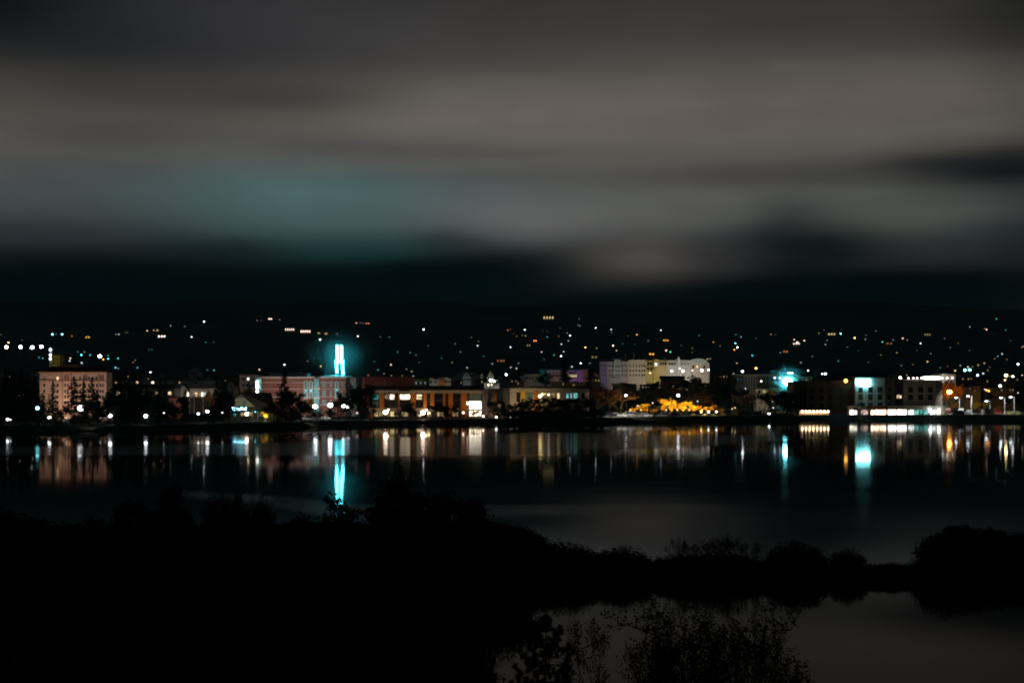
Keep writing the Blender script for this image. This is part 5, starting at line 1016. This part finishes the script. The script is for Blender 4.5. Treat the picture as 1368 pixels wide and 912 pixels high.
# causeway bushes
GB = 'black bushes along the causeway'
for key, px, yt, D, w in [('fb0',752,722,86.5,80),('fb1',712,716,86.5,60),('fb2',830,727,86.5,60),('fb1',797,738,86.5,44),('fb0',862,744,86.5,24),('fs0',905,713,87,30),('fs1',922,717,87,30),('fs1',945,716,87,30),('fs0',962,710,87,32),('fs0',1003,719,87,28),('fb1',905,738,86.5,50),('fb0',960,734,86.5,50),('fb2',932,735,86.5,54),('fs1',984,712,87,34),('fb1',990,738,86.5,60),('fb0',1062,722,87,66),('fb2',1042,738,86.5,40),('fb1',1088,740,87,30),('fb2',1131,731,87,42),('fb0',1190,751,86.5,30),('fb1',880,741,87,12)]:
    near(key, px, yt, D, w, 'bush', 'black '+('twiggy ' if key[:2] == 'fs' else '')+'bush', 'on the causeway', 'bush', GB)
for key, px, yt, D, w in [('fb0',1262,708,88,62),('fb1',1290,703,90,80),('fb2',1325,708,90,80),('fb0',1250,735,86.5,50),('fb1',1362,712,90,70),('fb2',1298,730,86.5,70),('fb0',1345,732,86.5,80),('fb1',1400,708,90,80),('fb2',1450,705,90,90),('fb0',1395,735,86.5,80)]:
    near(key, px, yt, D, w, 'bush', 'big black bush', 'at the right end of the causeway', 'bush', GB)
for key, px, yt in [('fg1',1275,702),('fg0',1342,707),('fg2',1308,700)]: near(key, px, yt, 91, 46, 'leafy_tree', 'black treetop', 'in the right causeway clump', 'tree', GB)
for i, px in enumerate(range(10, 700, 42)): near('fb%d' % (i % 3), px+rnd.uniform(-8, 8), 706+rnd.uniform(-6, 7), 104+rnd.uniform(-4, 4), 66, 'bush', 'low black bush', 'along the promontory edge', 'bush', 'black bushes of the promontory')
for px, yt, D in ((402,702,108),(421,705,112),(447,706,114),(466,703,110),(486,700,108),(378,700,110),(700,706,98),(684,702,104),(665,700,110),(706,722,92),(640,700,112),(690,735,84),(668,745,76)): near('fb%d' % (px % 3), px, yt, D, 62, 'bush', 'low black bush', 'along the promontory point', 'bush', 'black bushes of the promontory')
for i, px in enumerate(range(-10, 700, 52)): near('fb%d' % ((i+1) % 3), px+rnd.uniform(-8, 8), 725+rnd.uniform(-6, 10), 78+rnd.uniform(-5, 5), 90, 'bush', 'dense black bush', 'in the middle of the promontory', 'bush', 'black bushes of the promontory')
# grass on causeway
g = MB(); rg = random.Random(3)
for i in range(60000):
    if i % 3: x = rg.uniform(-3, 34); y = rg.uniform(83.4, 91)
    elif i % 2: x = rg.uniform(14, 34); y = rg.uniform(83, 103)
    else: x = rg.uniform(-6, 8); y = rg.uniform(76, 122)
    z = near_z(x, y)
    if z < -.05: continue
    h = rg.uniform(.08,.3); dx, dy = rg.uniform(-.08,.08), rg.uniform(-.08,.08); w_ = .012
    g.add([(x-w_, y, z-.03), (x+w_, y, z-.03), (x+dx, y+dy, z+h)], [(0,1,2)])
mk('grass', g.mesh('grass', grassm), kind='stuff', label='black grass fringe along the low causeway', cat='grass')

# ------------------------------------------------------------------ haze over town and water
g = MB(); g.box(-5600, 5600, -60, 6600, -6, 330)
hz = bpy.data.materials.new('night_haze'); hz.use_nodes = True; t = hz.node_tree; t.nodes.clear()
pv = N(t, 'ShaderNodeVolumePrincipled'); pv.inputs['Color'].default_value = (.20,.72,.85,1); pv.inputs['Density'].default_value = .8e-4; pv.inputs['Anisotropy'].default_value = .5
oo = N(t, 'ShaderNodeOutputMaterial'); t.links.new(pv.outputs[0], oo.inputs['Volume'])
USE_HAZE = True
if USE_HAZE: mk('haze', g.mesh('haze', hz), kind='stuff', label='thin teal night haze over town and lake', cat='haze')

# mist volumes added to make the glow round the neon tower and giant floodlight
for (mx_, my_, mD, ma, mb_, mc, den, lb) in ((453, 475, 537, 15, 13, 11.5, .010, 'added cyan lit mist making the glow around the neon tower'), (1052, 509.5, 640, 8.5, 8, 7.5, .030, 'added pale lit mist making the glow around the giant floodlight')):
    X_, Y_, Z_ = W(mx_, my_, mD); g = MB(); g.ball((0,0,0), 1, 24, 14); g.v = [(x*ma, y*mb_, z*mc) for x, y, z in g.v]
    mm = bpy.data.materials.new('glow_mist_volume'); mm.use_nodes = True; t = mm.node_tree; t.nodes.clear()
    pv = N(t, 'ShaderNodeVolumePrincipled'); pv.inputs['Color'].default_value = (.4,.95,1,1); tcm = N(t, 'ShaderNodeTexCoord'); vd = N(t, 'ShaderNodeVectorMath', operation='MULTIPLY'); t.links.new(tcm.outputs['Object'], vd.inputs[0]); vd.inputs[1].default_value = (1/ma, 1/mb_, 1/mc)
    vl = N(t, 'ShaderNodeVectorMath', operation='LENGTH'); t.links.new(vd.outputs[0], vl.inputs[0]); dd = M('SUBTRACT', 1.0, vl.outputs['Value'], t=t, clamp=True); t.links.new(M('MULTIPLY', M('MULTIPLY', dd, dd, t=t), den*3.2, t=t), pv.inputs['Density']); pv.inputs['Anisotropy'].default_value = .3
    oo = N(t, 'ShaderNodeOutputMaterial'); t.links.new(pv.outputs[0], oo.inputs['Volume'])
    mk('mist', g.mesh('mist', mm), (X_, Y_, Z_), kind='stuff', label=lb, cat='mist')
flush()
